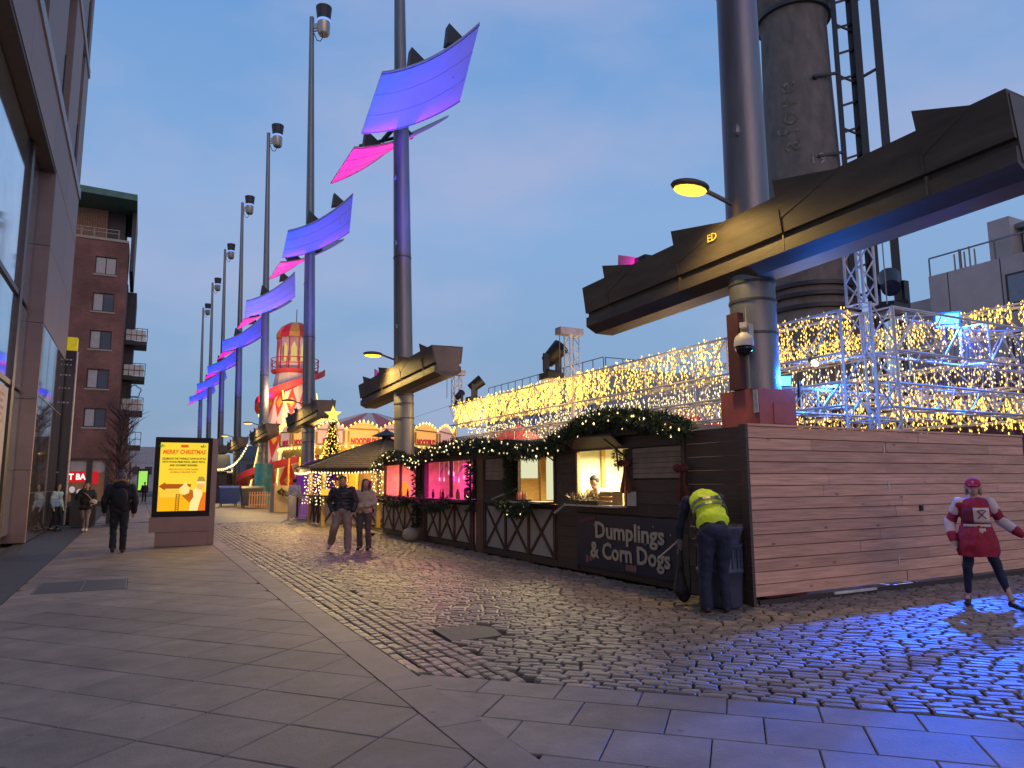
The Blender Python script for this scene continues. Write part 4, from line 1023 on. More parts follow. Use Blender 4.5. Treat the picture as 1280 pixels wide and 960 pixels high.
for y, z, lab in ((9.42, 1.86, 'dark red ribbon bow between the hatch and the closed shutter'), (8.06, 1.75, 'dark red ribbon bow at the right end of the closed shutter')):
    t = thing('ribbon_bow', lab, 'bow', (XS-.08, y, z), 'red bows on the dumpling stall'); M_rib = mat('red_ribbon', (.12, .01, .015), .6, 0, .2, 6)
    for s in (-1, 1):
        MB().ell((XS-.1, y+s*.08, z+.03), (.04, .09, .06), 8, 6).build('loop', M_rib, t)
        MB().prism([(XS-.09, y+s*.01, z), (XS-.09, y+s*.16, z-.42), (XS-.09, y+s*.06, z-.46)], (.015, 0, 0)).build('tail', M_rib, t)
    MB().ell((XS-.11, y, z+.02), (.04, .04, .045), 8, 6).build('knot', M_rib, t)
lamp('AREA', 'stall_light', (8.0, 10.4, 2.2), 210, (1, .86, .5), (8.0, 10.2, 0), .8)
# --- second stall
B = thing('timber_stall', 'dark timber stall with small lit hatch and crossed batten panels, middle of the row', 'stall', (XS, 13.5, 0), 'timber market stalls along the cobbles')
stall_shell(B, 11.72, 15.28, 2.5, M_innerwood); backing(B, ((11.78, 13.28, .07, 1.16), (13.281, 15.22, .07, 2.27)))
xpanels(B, 11.78, 14.85, .16, 1.06, 3)
boards_x(B, XS-.0, XS+.04, 11.72, 15.28, .0, .14, .14); MB().box(XS-.04, XS+.05, 14.93, 15.27, 0, 2.14).build('corner_post', M_wood_brown if 'M_wood_brown' in globals() else mat('brown_post', (.16, .085, .05), .6, 0, .25, 6, .2, stretch=(1, 1, .2)), B)
boards_x(B, XS, XS+.04, 13.3, 14.92, 1.1, 1.62, .13); boards_x(B, XS, XS+.04, 13.3, 13.5, 1.63, 2.12, .25)
for k in range(5): MB().box(XS-.03, XS+.01, 13.52, 14.8, 1.64+k*.095, 1.64+k*.095+.088).build('shutter_board', mat('shutter_boards', (.27, .2, .16)), B)
boards_x(B, XS, XS+.04, 14.81, 14.92, 1.63, 2.12, .25)
for y in (11.73, 13.22): MB().box(XS-.03, XS+.04, y, y+.06, 1.2, 2.12).build('window_frame', M_darkwood, B)
MB().box(XS-.32, XS+.05, 11.8, 14.6, 1.17, 1.21).build('counter', M_darkwood, B)
MB().box(XS-.33, XS-.321, 11.8, 13.3, 1.18, 1.2).build('counter_edge', mat('counter_pale', (.5, .45, .38)), B)
MB().bar((XS-.3, 13.95, 1.22), (XS-.02, 13.3, 1.45), .03, .03).build('counter_strut', M_cream, B)
MB().bar((XS-.32, 12.0, 2.28), (XS, 11.78, 1.98), .03, .03).build('flap_stay', M_black, B)
for x0, x1, z0 in ((8.15, 8.68, 1.68), (8.93, 9.17, 1.15)):
    w = MB().box(x0, x1, 15.2, 15.22, z0, 2.2).build('inner_window', emis('lit_window', (.95, .95, .6), .8), B)
MB().box(8.72, 8.86, 15.12, 15.2, .05, 2.26).build('inner_post', M_innerwood, B)
t = thing('sauce_tray', 'small red sauce bottles on the middle stall counter', 'tray', (XS-.1, 12.9, 1.21))
MB().box(XS-.25, XS-.05, 12.6, 13.1, 1.212, 1.24).build('tray', M_black, t)
for k in range(4): smooth_angle(MB().lathe((XS-.15, 12.68+k*.11, 1.24), [(.03, 0), (.03, .1), (.01, .13), (.008, .16)], 10).build('bottle', mat('sauce_red' if k % 2 else 'sauce_pale', (.5, .06, .03) if k % 2 else (.6, .45, .3), .4), t))
lamp('AREA', 'stall_light', (8.1, 13.2, 2.2), 170, (1, .82, .42), (8.1, 12.7, 0), .8)
# --- pink stall
P_ = thing('pink_lit_stall', 'long timber bar stall glowing pink inside behind the couple', 'stall', (XS, 19, 0), 'timber market stalls along the cobbles')
M_pinkin = mat('bar_lining', (.6, .45, .45), .6, 0, .25, 4)
stall_shell(P_, 15.5, 22.6, 2.38, M_pinkin, 9.3); backing(P_, ((15.56, 22.54, .07, 1.11),))
xpanels(P_, 15.65, 18.6, .16, 1.04, 3); xpanels(P_, 19.35, 22.5, .16, 1.04, 3)
boards_x(P_, XS, XS+.04, 15.5, 22.6, 0, .14, .14)
MB().box(XS-.06, XS+.06, 18.65, 19.3, 0, 2.14).build('middle_post', M_darkwood, P_)
for y in (15.5, 16.95, 22.45): MB().box(XS-.0, XS+.07, y, y+(.1 if y != 16.95 else .07), 1.2, 2.13).build('post', M_darkwood, P_)
MB().box(XS+.0, XS+.06, 20.9, 21.0, 1.2, 2.13).build('post', M_darkwood, P_)
MB().box(XS-.35, XS+.2, 15.5, 22.6, 1.12, 1.18).build('counter', M_darkwood, P_)
for yc in (17.1, 18.4, 20.4):
    b = MB(); b.path([(7.6, yc+math.cos(a)*.5, 1.6+math.sin(a)*.45) for a in [PI*k/10 for k in range(11)]], .03, 6); b.build('arch', M_pinkin, P_)
MB().box(9.2, 9.28, 16.4, 17.3, .1, 2.1).build('bar_door', mat('red_door', (.3, .03, .05), .5), P_)
ORD = ['first', 'second', 'third', 'fourth', 'fifth', 'sixth', 'seventh', 'eighth']
for k in range(9):
    y = 15.9+k*.33; c = Vector((7.3, y, 1.75+.12*math.sin(k*1.7))); b = MB(); q = [c+Vector((0, math.cos(a)*r, math.sin(a)*r)) for a, r in [(2*PI*j/10+PI/2, .07 if j % 2 == 0 else .03) for j in range(10)]]
    if k < 8: b.prism(q, (.012, 0, 0)); b.tube(c+Vector((0, 0, .07)), (7.3, y, 2.2), .003, .003, 3); tag(b.build('paper_star', emis('star_pale', (1, .75, .9), .9)), '%s pale paper star counted from the right end of the pink stall' % ORD[k], 'star', 'paper stars hanging in the pink stall')
for k, y in enumerate((16.2, 16.5, 17.2, 17.6, 17.9, 20.2, 20.5, 20.9)):
    o = MB().lathe((7.0+.1*(k % 2), y, 1.181), [(.035, 0), (.035, .14), (.015, .19), (.013, .24)], 10).build('bottle', mat('dark_bottle' if k % 3 else 'amber_bottle', (.03, .01, .02) if k % 3 else (.4, .15, .05), .2))
    tag(o, ('%s dark bottle' if k % 3 else '%s bottle, amber,') % ORD[k] + ' counted from the right end of the pink counter', 'bottle', 'bottles on the pink stall counter')
lamp('AREA', 'pink_light', (8.2, 17.2, 2.2), 200, (1, .02, .5), (8.2, 17.2, 0), 1.2)
lamp('AREA', 'pink_light', (8.2, 20.3, 2.2), 150, (1, .04, .36), (8.2, 20.3, 0), 1.0)
lamp('POINT', 'orange_lamp_light', (7.7, 21.9, 1.5), 30, (1, .3, .05), None, .1)
o = MB().lathe((7.5, 21.7, 1.2), [(.1, 0), (.2, .02), (.16, .3), (.05, .42)], 12).build('table_lantern', emis('orange_glow', (1, .25, .03), 1.4)); tag(o, 'glowing orange lantern at the left end of the pink bar', 'lantern')
o = MB().ell((6.75, 18.9, .17), (.24, .24, .2), 14, 8).build('round_stone', M_cream, None, True); tag(o, 'pale round stone weight at the foot of the pink stall post', 'weight')
# --- garlands
garland('thick fir garland with lights arching over the dumpling stall', [(6.85, 7.75, 2.3), (6.85, 8.3, 2.46), (6.85, 9.1, 2.58), (6.85, 9.9, 2.62), (6.85, 10.5, 2.54), (6.85, 11.3, 2.3), (6.85, 11.7, 2.22)], .15, 4200, 42)
garland('fir garland with lights along the middle stall roof edge', [(6.85, 11.75, 2.22), (6.85, 12.6, 2.2), (6.85, 13.6, 2.3), (6.85, 14.6, 2.42), (6.85, 15.4, 2.42)], .15, 2700, 34)
garland('fir garland with lights over the right half of the pink stall', [(6.85, 15.4, 2.42), (6.85, 16.6, 2.45), (6.85, 18.2, 2.3), (6.85, 19.2, 2.12)], .17, 2100, 44, bs=1.7)
garland('sagging fir garland with lights over the left half of the pink stall', [(6.85, 19.1, 2.1), (6.85, 20.2, 2.38), (6.85, 21.3, 2.4), (6.85, 22.3, 2.22), (6.85, 22.8, 2.0)], .14, 1800, 36, bs=1.7)
garland('unlit fir garland hanging down the left side of the middle stall hatch', [(6.98, 13.45, 2.15), (6.98, 13.42, 1.7), (6.98, 13.4, 1.35)], .1, 650, 0)
garland('unlit fir sprig hanging at the right side of the dumpling hatch', [(6.98, 9.6, 2.12), (6.98, 9.56, 1.8)], .05, 120, 0, ln=.06)
garland('unlit fir swag under the middle stall counter', [(6.7, 12.1, 1.14), (6.7, 12.7, .98), (6.7, 13.3, 1.14)], .1, 600, 2)
garland('unlit fir swag under the right half of the pink counter', [(6.7, 16.2, 1.1), (6.7, 17.2, .95), (6.7, 18.3, 1.1)], .12, 600, 0)
garland('unlit fir swag under the left half of the pink counter', [(6.7, 19.3, 1.1), (6.7, 20.3, .98), (6.7, 21.3, 1.1)], .12, 500, 0)
garland('unlit fir garland climbing the pink stall middle post', [(6.95, 18.98, .35), (6.93, 18.98, 1.2), (6.93, 18.98, 2.1)], .12, 800, 0)
garland('unlit fir garland on the post beside the pink opening', [(6.97, 15.42, .9), (6.97, 15.42, 2.1)], .09, 400, 3)
# ================================================================== ROUND HUT
HX, HY = 8.82, 27.75
ht = thing('round_hut', 'eight sided timber drinks hut with shingled conical roof and warm lights', 'hut', (HX, HY, 0))
M_shing = mat('grey_shingle', (.10, .082, .085), .8, 0, .3, 5, .3, rnd=.15)
def octp(r, z, k, o=PI/8): a = 2*PI*k/8+o; return (HX+r*math.cos(a), HY+r*math.sin(a), z)
apex = 3.25; NC = 15
for k in range(8):
    a = MB()
    for c in range(NC):
        f0, f1 = c/NC, (c+1)/NC; r0, r1 = 3.6*(1-f0*.93), 3.6*(1-f1*.93); z0, z1 = 2.12+(apex-2.12)*f0, 2.12+(apex-2.12)*f1
        p = [octp(r0, z0, k), octp(r0, z0, k+1), octp(r1, z1, k+1), octp(r1, z1, k)]
        a.add([p[0], p[1], p[2], p[3]]+[(p[0][0], p[0][1], p[0][2]+.075), (p[1][0], p[1][1], p[1][2]+.075), (p[2][0], p[2][1], p[2][2]+.02), (p[3][0], p[3][1], p[3][2]+.02)], [(4, 5, 6, 7), (0, 1, 5, 4), (1, 2, 6, 5), (3, 0, 4, 7)])
    a.build('roof_slope', M_shing, ht)
for k in range(8): MB().bar(octp(3.63, 2.17, k), octp(.25, apex+.06, k), .09, .05).build('hip_board', M_shing, ht)
smooth_angle(MB().lathe((HX, HY, apex), [(.25, 0), (.18, .12), (.18, .16), (.62, .2), (.1, .42), (.02, .5)], 14).build('roof_cap', M_dark, ht))
for k in range(8):
    MB().bar(octp(3.5, 2.06, k), octp(3.5, 2.06, k+1), .05, .14).build('eave_board', M_darkwood, ht)
    p = octp(2.95, 0, k); MB().bar(p, (p[0], p[1], 2.1), .14, .14, (1, 0, 0)).build('post', M_innerwood, ht)
    a, c = octp(2.9, 0, k), octp(2.9, 0, k+1)
    if k in (1, 2): continue
    A_, C_ = Vector(a), Vector(c); d = (C_-A_); nrm = Vector((A_.x+C_.x-2*HX, A_.y+C_.y-2*HY, 0)).normalized()
    MB().bar(A_+Vector((0, 0, .6)), C_+Vector((0, 0, .6)), .04, .95).build('infill_panel', M_cream2, ht)
    up = Vector((0, 0, 1))
    for j in range(3):
        a0_, c0_ = A_+d*((j+.06)/3)+nrm*.04, A_+d*((j+.94)/3)+nrm*.04
        MB().bar(a0_+up*.15, c0_+up*1.05, .03, .07).build('cross_batten', M_batten, ht); MB().bar(c0_+up*.15, a0_+up*1.05, .03, .07).build('cross_batten', M_batten, ht)
        MB().bar(A_+d*(j/3)+nrm*.04+up*.1, A_+d*(j/3)+nrm*.04+up*1.08, .04, .08).build('upright', M_batten, ht)
    MB().bar(A_+nrm*.08+up*1.11, C_+nrm*.08+up*1.11, .5, .06).build('counter', M_darkwood, ht)
MB().lathe((HX, HY, 0), [(1.1, 0), (1.1, 2.1)], 16).build('inner_core', M_innerwood, ht)
def arc_bulbs(label, pts, n, m, s, sag=0, name='string_lights'):
    q = MB(); w = MB(); P = [Vector(p) for p in pts]; last = None
    for k in range(n+1):
        f = k/n*(len(P)-1); i = min(int(f), len(P)-2); p = P[i].lerp(P[i+1], f-i); ff = f-i; p = p-Vector((0, 0, sag*4*ff*(1-ff)))
        bulb(q, (p.x, p.y, p.z-.03), .014*s, .022*s)
        if last is not None: w.tube(last, p, .006, .006, 3, False)
        last = p
    t = thing(name, label, 'lights', pts[0]); q.build('fairy_bulbs', m, t, kind='stuff'); w.build('light_wire', M_black, t, kind='stuff'); return t
arc_bulbs('warm string of lights round the eaves of the round hut', [octp(3.56, 2.02, k) for k in (3, 4, 5, 6, 7, 8)], 110, E_bulbw, 2.2, .05)
for k, lab in ((3, 'curtain of white lights wound on the far left hut post'), (4, 'string of white lights wound on the left hut post'), (5, 'string of white lights wound on the front hut post')):
    q = MB(); p = octp(2.95, 0, k)
    for j in range(75): a = j*.9; bulb(q, (p[0]+.17*math.cos(a)*random.uniform(.6, 1.8), p[1]+.17*math.sin(a)*random.uniform(.6, 1.8), .75+j*.018), .025, .03)
    w = MB(); w.path([(p[0]+.13*math.cos(j*.9), p[1]+.13*math.sin(j*.9), .75+j*.018) for j in range(75)], .006, 3)
    t = thing('string_lights', lab, 'lights', p, 'lights wound on the hut posts'); q.build('fairy_bulbs', E_bulbw, t, kind='stuff'); w.build('light_wire', M_black, t, kind='stuff')
p = octp(2.2, 1.15, 4)
t = tag(MB().box(6.0, 6.35, 26.3, 26.65, 1.15, 1.38).build('lit_box', emis('amber_box', (1, .5, .06), 1.2)), 'glowing amber box on the round hut counter', 'box')
lamp('POINT', 'hut_light', (6.2, 26.6, 1.95), 110, (1, .62, .22), None, .3); lamp('POINT', 'hut_light', (8.2, 25.6, 1.95), 80, (1, .62, .22), None, .3)
lamp('POINT', 'hut_light', (5.5, 28.4, 1.95), 70, (1, .62, .22), None, .3)

# ================================================================== CHRISTMAS TREE
t = thing('christmas_tree', 'tall slim fir tree covered in lights behind the round hut', 'tree', (8.0, 33.5, 0))
MB().tube((8.0, 33.5, 0), (8.0, 33.5, 4.4), .09, .02).build('trunk', M_darkwood, t)
b = MB(); q = MB()
for k in range(2600):
    f = random.random()**.75; z = .5+f*4.0; r = .95*(1-f)+.03; a = random.uniform(0, 2*PI); rr = r*random.uniform(.55, 1.05); c = Vector((8.0+rr*math.cos(a), 33.5+rr*math.sin(a), z))
    d = Vector((math.cos(a), math.sin(a), -.35+random.uniform(-.3, .4))).normalized(); w = d.cross(Vector((0, 0, 1))).normalized(); b.add([c-w*.05, c+w*.05, c+d*.22], [(0, 1, 2)])
for k in range(420):
    f = random.random()**.8; z = .5+f*4.0; r = .98*(1-f)+.06; a = random.uniform(0, 2*PI); bulb(q, (8.0+r*math.cos(a), 33.5+r*math.sin(a), z), .028, .035)
b.build('fir_needles', M_green, t, kind='stuff'); q.build('fairy_bulbs', E_bulb, t, kind='stuff')
b = MB(); c = Vector((8.0, 33.5, 4.8)); rr = Vector((.885, -.465, 0))
b.prism([c+rr*(math.cos(a)*r)+Vector((0, 0, math.sin(a)*r)) for a, r in [(2*PI*j/10+PI/2, .42 if j % 2 == 0 else .18) for j in range(10)]], (.03, .06, 0)); b.build('star', emis('star_gold', (1, .72, .12), 1.6), t)

# ================================================================== CAROUSEL
KX, KY, KR = 14.1, 48.1, 5.9; KD = Vector((0, 0, -.62))
M_crd = mat('carousel_red', (.55, .07, .05), .5, 0, .15, 2); M_ccr = mat('carousel_cream', (.62, .5, .36), .5, 0, .1, 2); M_cgold = mat('carousel_gold', (.7, .42, .08), .4, .3, .1, 2)
cr = thing('carousel', 'large fairground carousel with scalloped lit rounding boards behind the hut', 'carousel', (KX, KY, 0))
M_lit = mat('lit_lettering_board', (.75, .6, .55), .5, 0, .1, 1, emit=(1, .45, .3), es=.45)
M_litA = mat('lit_amber_board', (.8, .5, .2), .5, 0, .15, 1, emit=(1, .45, .08), es=.75)
NP = 18; q = MB()
for k in range(NP):
    a0_, a1_ = 2*PI*k/NP, 2*PI*(k+1)/NP; am = (a0_+a1_)/2
    if math.cos(am-math.atan2(-KY, -KX)) < -.1: continue
    def cp(r, a, z): return (KX+r*math.cos(a), KY+r*math.sin(a), z)
    n = 8; top = []
    for j in range(n+1):
        a = a0_+(a1_-a0_)*j/n; s = math.sin(PI*j/n); top.append(cp(KR/math.cos((a-am)), a, 4.83+.42*s)); bulb(q, cp(KR+.05, a, 4.9+.42*s), .07, .11)
    pts = [cp(KR/math.cos(a0_-am), a0_, 3.83), cp(KR/math.cos(a1_-am), a1_, 3.83)]+top[::-1]
    nr = Vector((math.cos(am), math.sin(am), 0))
    bo = MB().prism(pts, nr*-.12).build('rounding_board', M_lit if k % 2 else M_litA, cr)
    tg = Vector((math.sin(am), -math.cos(am), 0))*-1; cen = Vector((KX, KY, 4.36))+nr*(KR+.03)
    b = MB()
    for s in (-1, 1): b.bar(cen+tg*(s*.9)-Vector((0, 0, .35)), cen+tg*(s*.9)+Vector((0, 0, .35)), .12, .1, tuple(nr))
    b.bar(cen-tg*.9-Vector((0, 0, .42)), cen+tg*.9-Vector((0, 0, .42)), .08, .1); b.bar(cen-tg*.9+Vector((0, 0, .5)), cen+tg*.9+Vector((0, 0, .42)), .08, .08)
    b.build('board_moulding', M_cgold, bo)
    body = {12: 'OODBUY', 13: 'OODBUY', 11: 'RIDE', 10: 'RIDE'}.get(k)
    txt = ['NOODBUY', 'RIDE', 'NOODBUY', 'RIDE'][k % 4]
    text('lettering', txt, mat('letter_red', (.6, .04, .05), .5, emit=(.8, .03, .05), es=.25), bo, cen-Vector((0, 0, .28)), .5, tuple(tg), (0, 0, 1), .02, .025, width=1.55 if len(txt) > 4 else 1.0)
    MB().prism([cp(KR-.1, a0_, 3.82), cp(KR-.1, a1_, 3.82), cp(KR-.1, a1_, 3.33), cp(KR-.1, am, 3.1), cp(KR-.1, a0_, 3.33)], nr*-.05).build('valance', M_cgold, cr)
    MB().prism([cp(KR+.4, a0_, 5.35), cp(KR+.4, a1_, 5.35), cp(.6, a1_, 7.2), cp(.6, a0_, 7.2)], (0, 0, .04)).build('canopy_panel', M_crd if k % 2 else M_ccr, cr) if 0 else MB().prism([cp(KR-.15, a0_, 4.7), cp(KR-.15, a1_, 4.7), cp(.6, a1_, 6.3), cp(.6, a0_, 6.3)], (0, 0, .04)).build('canopy_panel', M_crd if k % 2 else M_ccr, cr)
    MB().tube(cp(KR-.5, a0_, .5), cp(KR-.5, a0_, 3.8), .07).build('pole', M_cgold, cr)
q.build('bulb', E_bulb, cr, kind='stuff')
q = MB()
for k in range(90): a = 2*PI*k/90; bulb(q, (KX+(KR+.1)*math.cos(a), KY+(KR+.1)*math.sin(a), 3.76), .1, .1)
q.build('bulb', E_yel, cr, kind='stuff')
MB().lathe((KX, KY, 0), [(KR-.2, 0), (KR-.2, .5), (KR-.8, .55), (2.2, .55), (2.2, 3.68), (KR-.3, 3.73)], 36).build('platform_and_core', M_cgold, cr)
lamp('POINT', 'carousel_light', (KX-3.6, KY-4, 3.0), 900, (1, .6, .15), None, .6); lamp('POINT', 'carousel_light', (KX+1.5, KY-5.2, 3.6), 500, (1, .55, .2), None, .6)
lamp('POINT', 'carousel_front_light', (KX-5.2, KY-8.2, 3.4), 380, (1, .7, .2), None, .6)

# ================================================================== HELTER SKELTER
SX, SY = 10.7, 58.0
hs = thing('helter_skelter', 'red and white striped helter skelter tower with spiral slide', 'fairground ride', (SX, SY, 0))
def rad_at(z): return 3.2-1.72*min(1, z/10.2)
M_hw = mat('helter_white', (.72, .58, .54), .55, 0, .12, 1); M_hr = mat('helter_red', (.6, .05, .05), .55, 0, .12, 1); M_hy = mat('helter_yellow', (.75, .42, .06), .5, 0, .1, 2)
NPH = 12
for k in range(NPH):
    a0_, a1_ = 2*PI*k/NPH, 2*PI*(k+1)/NPH
    def hp(a, z, o=0): r = rad_at(z)+o; return (SX+r*math.cos(a), SY+r*math.sin(a), z)
    pn = MB().add([hp(a0_, 0), hp(a1_, 0), hp(a1_, 5.5), hp(a0_, 5.5), hp(a0_, 10.2), hp(a1_, 10.2)], [(0, 1, 2, 3), (3, 2, 5, 4)]).build('tower_panel', M_hw, hs)
    am = (a0_+a1_)/2
    for zc, hz in ((1.8, 1.7), (4.9, 1.5), (7.8, 1.2)):
        w = .42*rad_at(zc)/2
        def dp(s, z, o): c = Vector(hp(am, z, o*1.0)); tgv = Vector((-math.sin(am), math.cos(am), 0)); return c+tgv*s
        cosf = math.cos(PI/NPH)
        def dq(s, z, o): r = (rad_at(z))*cosf+o; return Vector((SX+r*math.cos(am), SY+r*math.sin(am), z))+Vector((-math.sin(am), math.cos(am), 0))*s
        MB().prism([dq(0, zc-hz, .03), dq(w, zc, .03), dq(0, zc+hz, .03), dq(-w, zc, .03)], (0, 0, .001)).build('red_diamond', M_hr, pn)
        MB().prism([dq(0, zc-.42, .05), dq(.26, zc, .05), dq(0, zc+.42, .05), dq(-.26, zc, .05)], (0, 0, .001)).build('gold_diamond', M_hy, pn)
    if k % 2 == 0: MB().path([hp(a0_, .6, .06), hp(a0_, 5.5, .06), hp(a0_, 8.8, .06)], .045, 5).build('neon_tube', E_yel, hs)
# lookout
MB().lathe((SX, SY, 10.2), [(1.4, 0), (1.85, .15), (1.85, .3), (1.35, .31), (1.35, .32)], 12).build('gallery_floor', M_hr, hs)
for k in range(NPH):
    a0_, a1_ = 2*PI*k/NPH, 2*PI*(k+1)/NPH; r = 1.42
    def lp(a, z): return (SX+r*math.cos(a), SY+r*math.sin(a), z)
    MB().add([lp(a0_, 10.52), lp(a1_, 10.52), lp(a1_, 11.15), lp(a0_, 11.15)], [(0, 1, 2, 3)]).build('lookout_panel', M_hw, hs)
    am = (a0_+a1_)/2; f = lambda u: a0_+(a1_-a0_)*u
    arch = MB()
    arch.add([lp(f(0), 11.15), lp(f(.2), 11.15), lp(f(.2), 12.2), lp(f(.5), 12.75), lp(f(.8), 12.2), lp(f(.8), 11.15), lp(f(1), 11.15), lp(f(1), 13.1), lp(f(0), 13.1)],
             [(0, 1, 2, 8), (2, 3, 8), (3, 7, 8), (3, 4, 7), (4, 5, 6, 7)])
    arch.build('lookout_arch', M_hw if k % 2 else mat('helter_pink', (.62, .36, .34), .5, 0, .1, 2), hs)
    MB().tube(lp(a0_, 10.5), lp(a0_, 13.1), .05).build('trim', M_hr, hs)
    r = 1.55; d = [(1.55, 13.1), (1.5, 13.5), (1.15, 14.05), (.6, 14.4), (.05, 14.55)]; v = []
    for rr_, z in d:
        for a in (a0_, a1_): v.append((SX+rr_*math.cos(a), SY+rr_*math.sin(a), z))
    MB().add(v, [(2*i, 2*i+1, 2*i+3, 2*i+2) for i in range(4)]).build('dome_segment', M_hr if k % 2 else M_hy, hs)
    MB().tube((SX+1.85*math.cos(a0_), SY+1.85*math.sin(a0_), 10.5), (SX+1.85*math.cos(a0_), SY+1.85*math.sin(a0_), 11.4), .035).build('gallery_post', M_hr, hs)
b = MB()
for z in (10.95, 11.4): b.path([(SX+1.85*math.cos(2*PI*k/24), SY+1.85*math.sin(2*PI*k/24), z) for k in range(25)], .04, 5)
b.build('gallery_rail', M_hr, hs)
MB().lathe((SX, SY, 10.6), [(.9, 0), (.9, 2.2)], 10).build('lit_core', emis('lookout_glow', (1, .75, .25), .7), hs)
MB().tube((SX, SY, 14.5), (SX, SY, 15.6), .03).build('finial', M_dark, hs)
# spiral slide: a trough of red sides
b = MB(); v = []; fs = []; NS = 110; TURNS = 1.6; lights = MB()
for k in range(NS+1):
    f = k/NS; a = rad(-30)-f*2*PI*TURNS; z = 10.2-9.5*f; r0 = rad_at(z)+.15+ .9*max(0, f-.8); r1 = r0+.85
    for r_, dz in ((r0, .22), (r0, -.1), (r1, -.1), (r1, .4)): v.append((SX+r_*math.cos(a), SY+r_*math.sin(a), z+dz))
    if k: 
        o = (k-1)*4
        for i in range(3): fs.append((o+i, o+i+1, o+i+5, o+i+4))
b.add(v, fs); sl = b.build('spiral_slide', M_hr, hs); sl.modifiers.new('thickness', 'SOLIDIFY').thickness = .07
for k in range(8, NS, 9):
    f = k/NS; a = rad(-30)-f*2*PI*TURNS; z = 10.2-9.5*f; r1 = rad_at(z)+.9+ .9*max(0, f-.8)
    MB().tube((SX+r1*math.cos(a), SY+r1*math.sin(a), z-.1), (SX+rad_at(max(0, z-1.6))*math.cos(a), SY+rad_at(max(0, z-1.6))*math.sin(a), max(.05, z-1.6)), .05).build('slide_strut', E_yel if k % 2 else M_hr, hs)
MB().lathe((SX, SY, 0), [(3.2, 0), (3.2, 1.0), (3.1, 1.05), (2.7, 1.05)], 12).build('base_skirt', M_hy, hs)
lamp('POINT', 'ride_light', (SX-2.8, SY-4.2, 2.4), 1000, (1, .6, .2), None, .5); lamp('POINT', 'ride_light', (SX-2.0, SY-4.8, 8), 800, (1, .68, .35), None, .5)
lamp('POINT', 'ride_light', (SX, SY-.9, 12.2), 30, (1, .7, .3), None, .2)

# ================================================================== TENTS AND CLUTTER AT THE FAIR
def tent(x, y, w, h0, h1, m, label):
    t = thing('market_tent', label, 'tent', (x, y, 0)); hw = w/2
    for i, (p, q2) in enumerate((((-hw, -hw), (hw, -hw)), ((hw, -hw), (hw, hw)), ((hw, hw), (-hw, hw)), ((-hw, hw), (-hw, -hw)))):
        MB().add([(x+p[0], y+p[1], h0), (x+q2[0], y+q2[1], h0), (x+q2[0]*.5, y+q2[1]*.5, h0+(h1-h0)*.42), (x+p[0]*.5, y+p[1]*.5, h0+(h1-h0)*.42), (x, y, h1)], [(0, 1, 2, 3), (3, 2, 4)]).build('roof_panel', m, t)
        MB().tube((x+p[0], y+p[1], 0), (x+p[0], y+p[1], h0), .04).build('leg', M_steel, t)
        if i > 0: MB().add([(x+p[0], y+p[1], 0), (x+q2[0], y+q2[1], 0), (x+q2[0], y+q2[1], h0-.02), (x+p[0], y+p[1], h0-.02)], [(0, 1, 2, 3)]).build('side_panel', m, t)
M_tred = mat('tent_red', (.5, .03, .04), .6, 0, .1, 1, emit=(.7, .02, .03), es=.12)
tent(10.9, 20.4, 2.6, 2.6, 3.45, M_tred, 'red pointed tent roof behind the garland of the pink stall')
tent(14.5, 16.5, 4, 2.7, 3.7, M_tred, 'wide red tent roof under the fairy lights behind the dumpling stall')
tent(6.2, 72, 4, 2.6, 3.8, mat('tent_white', (.55, .53, .52), .7, 0, .1, 1), 'white peaked tent left of the helter skelter slide')
tent(12.5, 30, 3.6, 2.5, 3.3, M_tred, 'dark red tent roof between the hut and the far left truss')
t = thing('food_kiosk', 'dark green roofed food kiosk left of the helter skelter in the distance', 'kiosk', (4.8, 66, 0))
MB().box(2.8, 6.8, 66, 69, 0, 2.6).build('body', mat('kiosk_dark', (.06, .05, .045), .7), t)
MB().prism([(2.5, 65.6, 2.6), (7.1, 65.6, 2.6), (7.1, 67.5, 4.0), (2.5, 67.5, 4.0)], (0, 0, .12)).build('roof', mat('kiosk_green', (.06, .1, .085), .6), t)
MB().box(3.2, 6.2, 65.95, 65.99, 1.2, 2.1).build('serving_hatch', M_black, t)
arc_bulbs('white string of bulbs sagging left of the helter skelter', [(4.6, 60, 3.2), (6.3, 60, 2.9), (7.6, 60, 4.6)], 26, E_bulbw, 5, .35)
arc_bulbs('dark festoon cable between the christmas tree and the far truss', [(8.1, 33.5, 4.4), (10.4, 24.7, 4.5)], 2, M_black, .5, .5, 'festoon_cable')
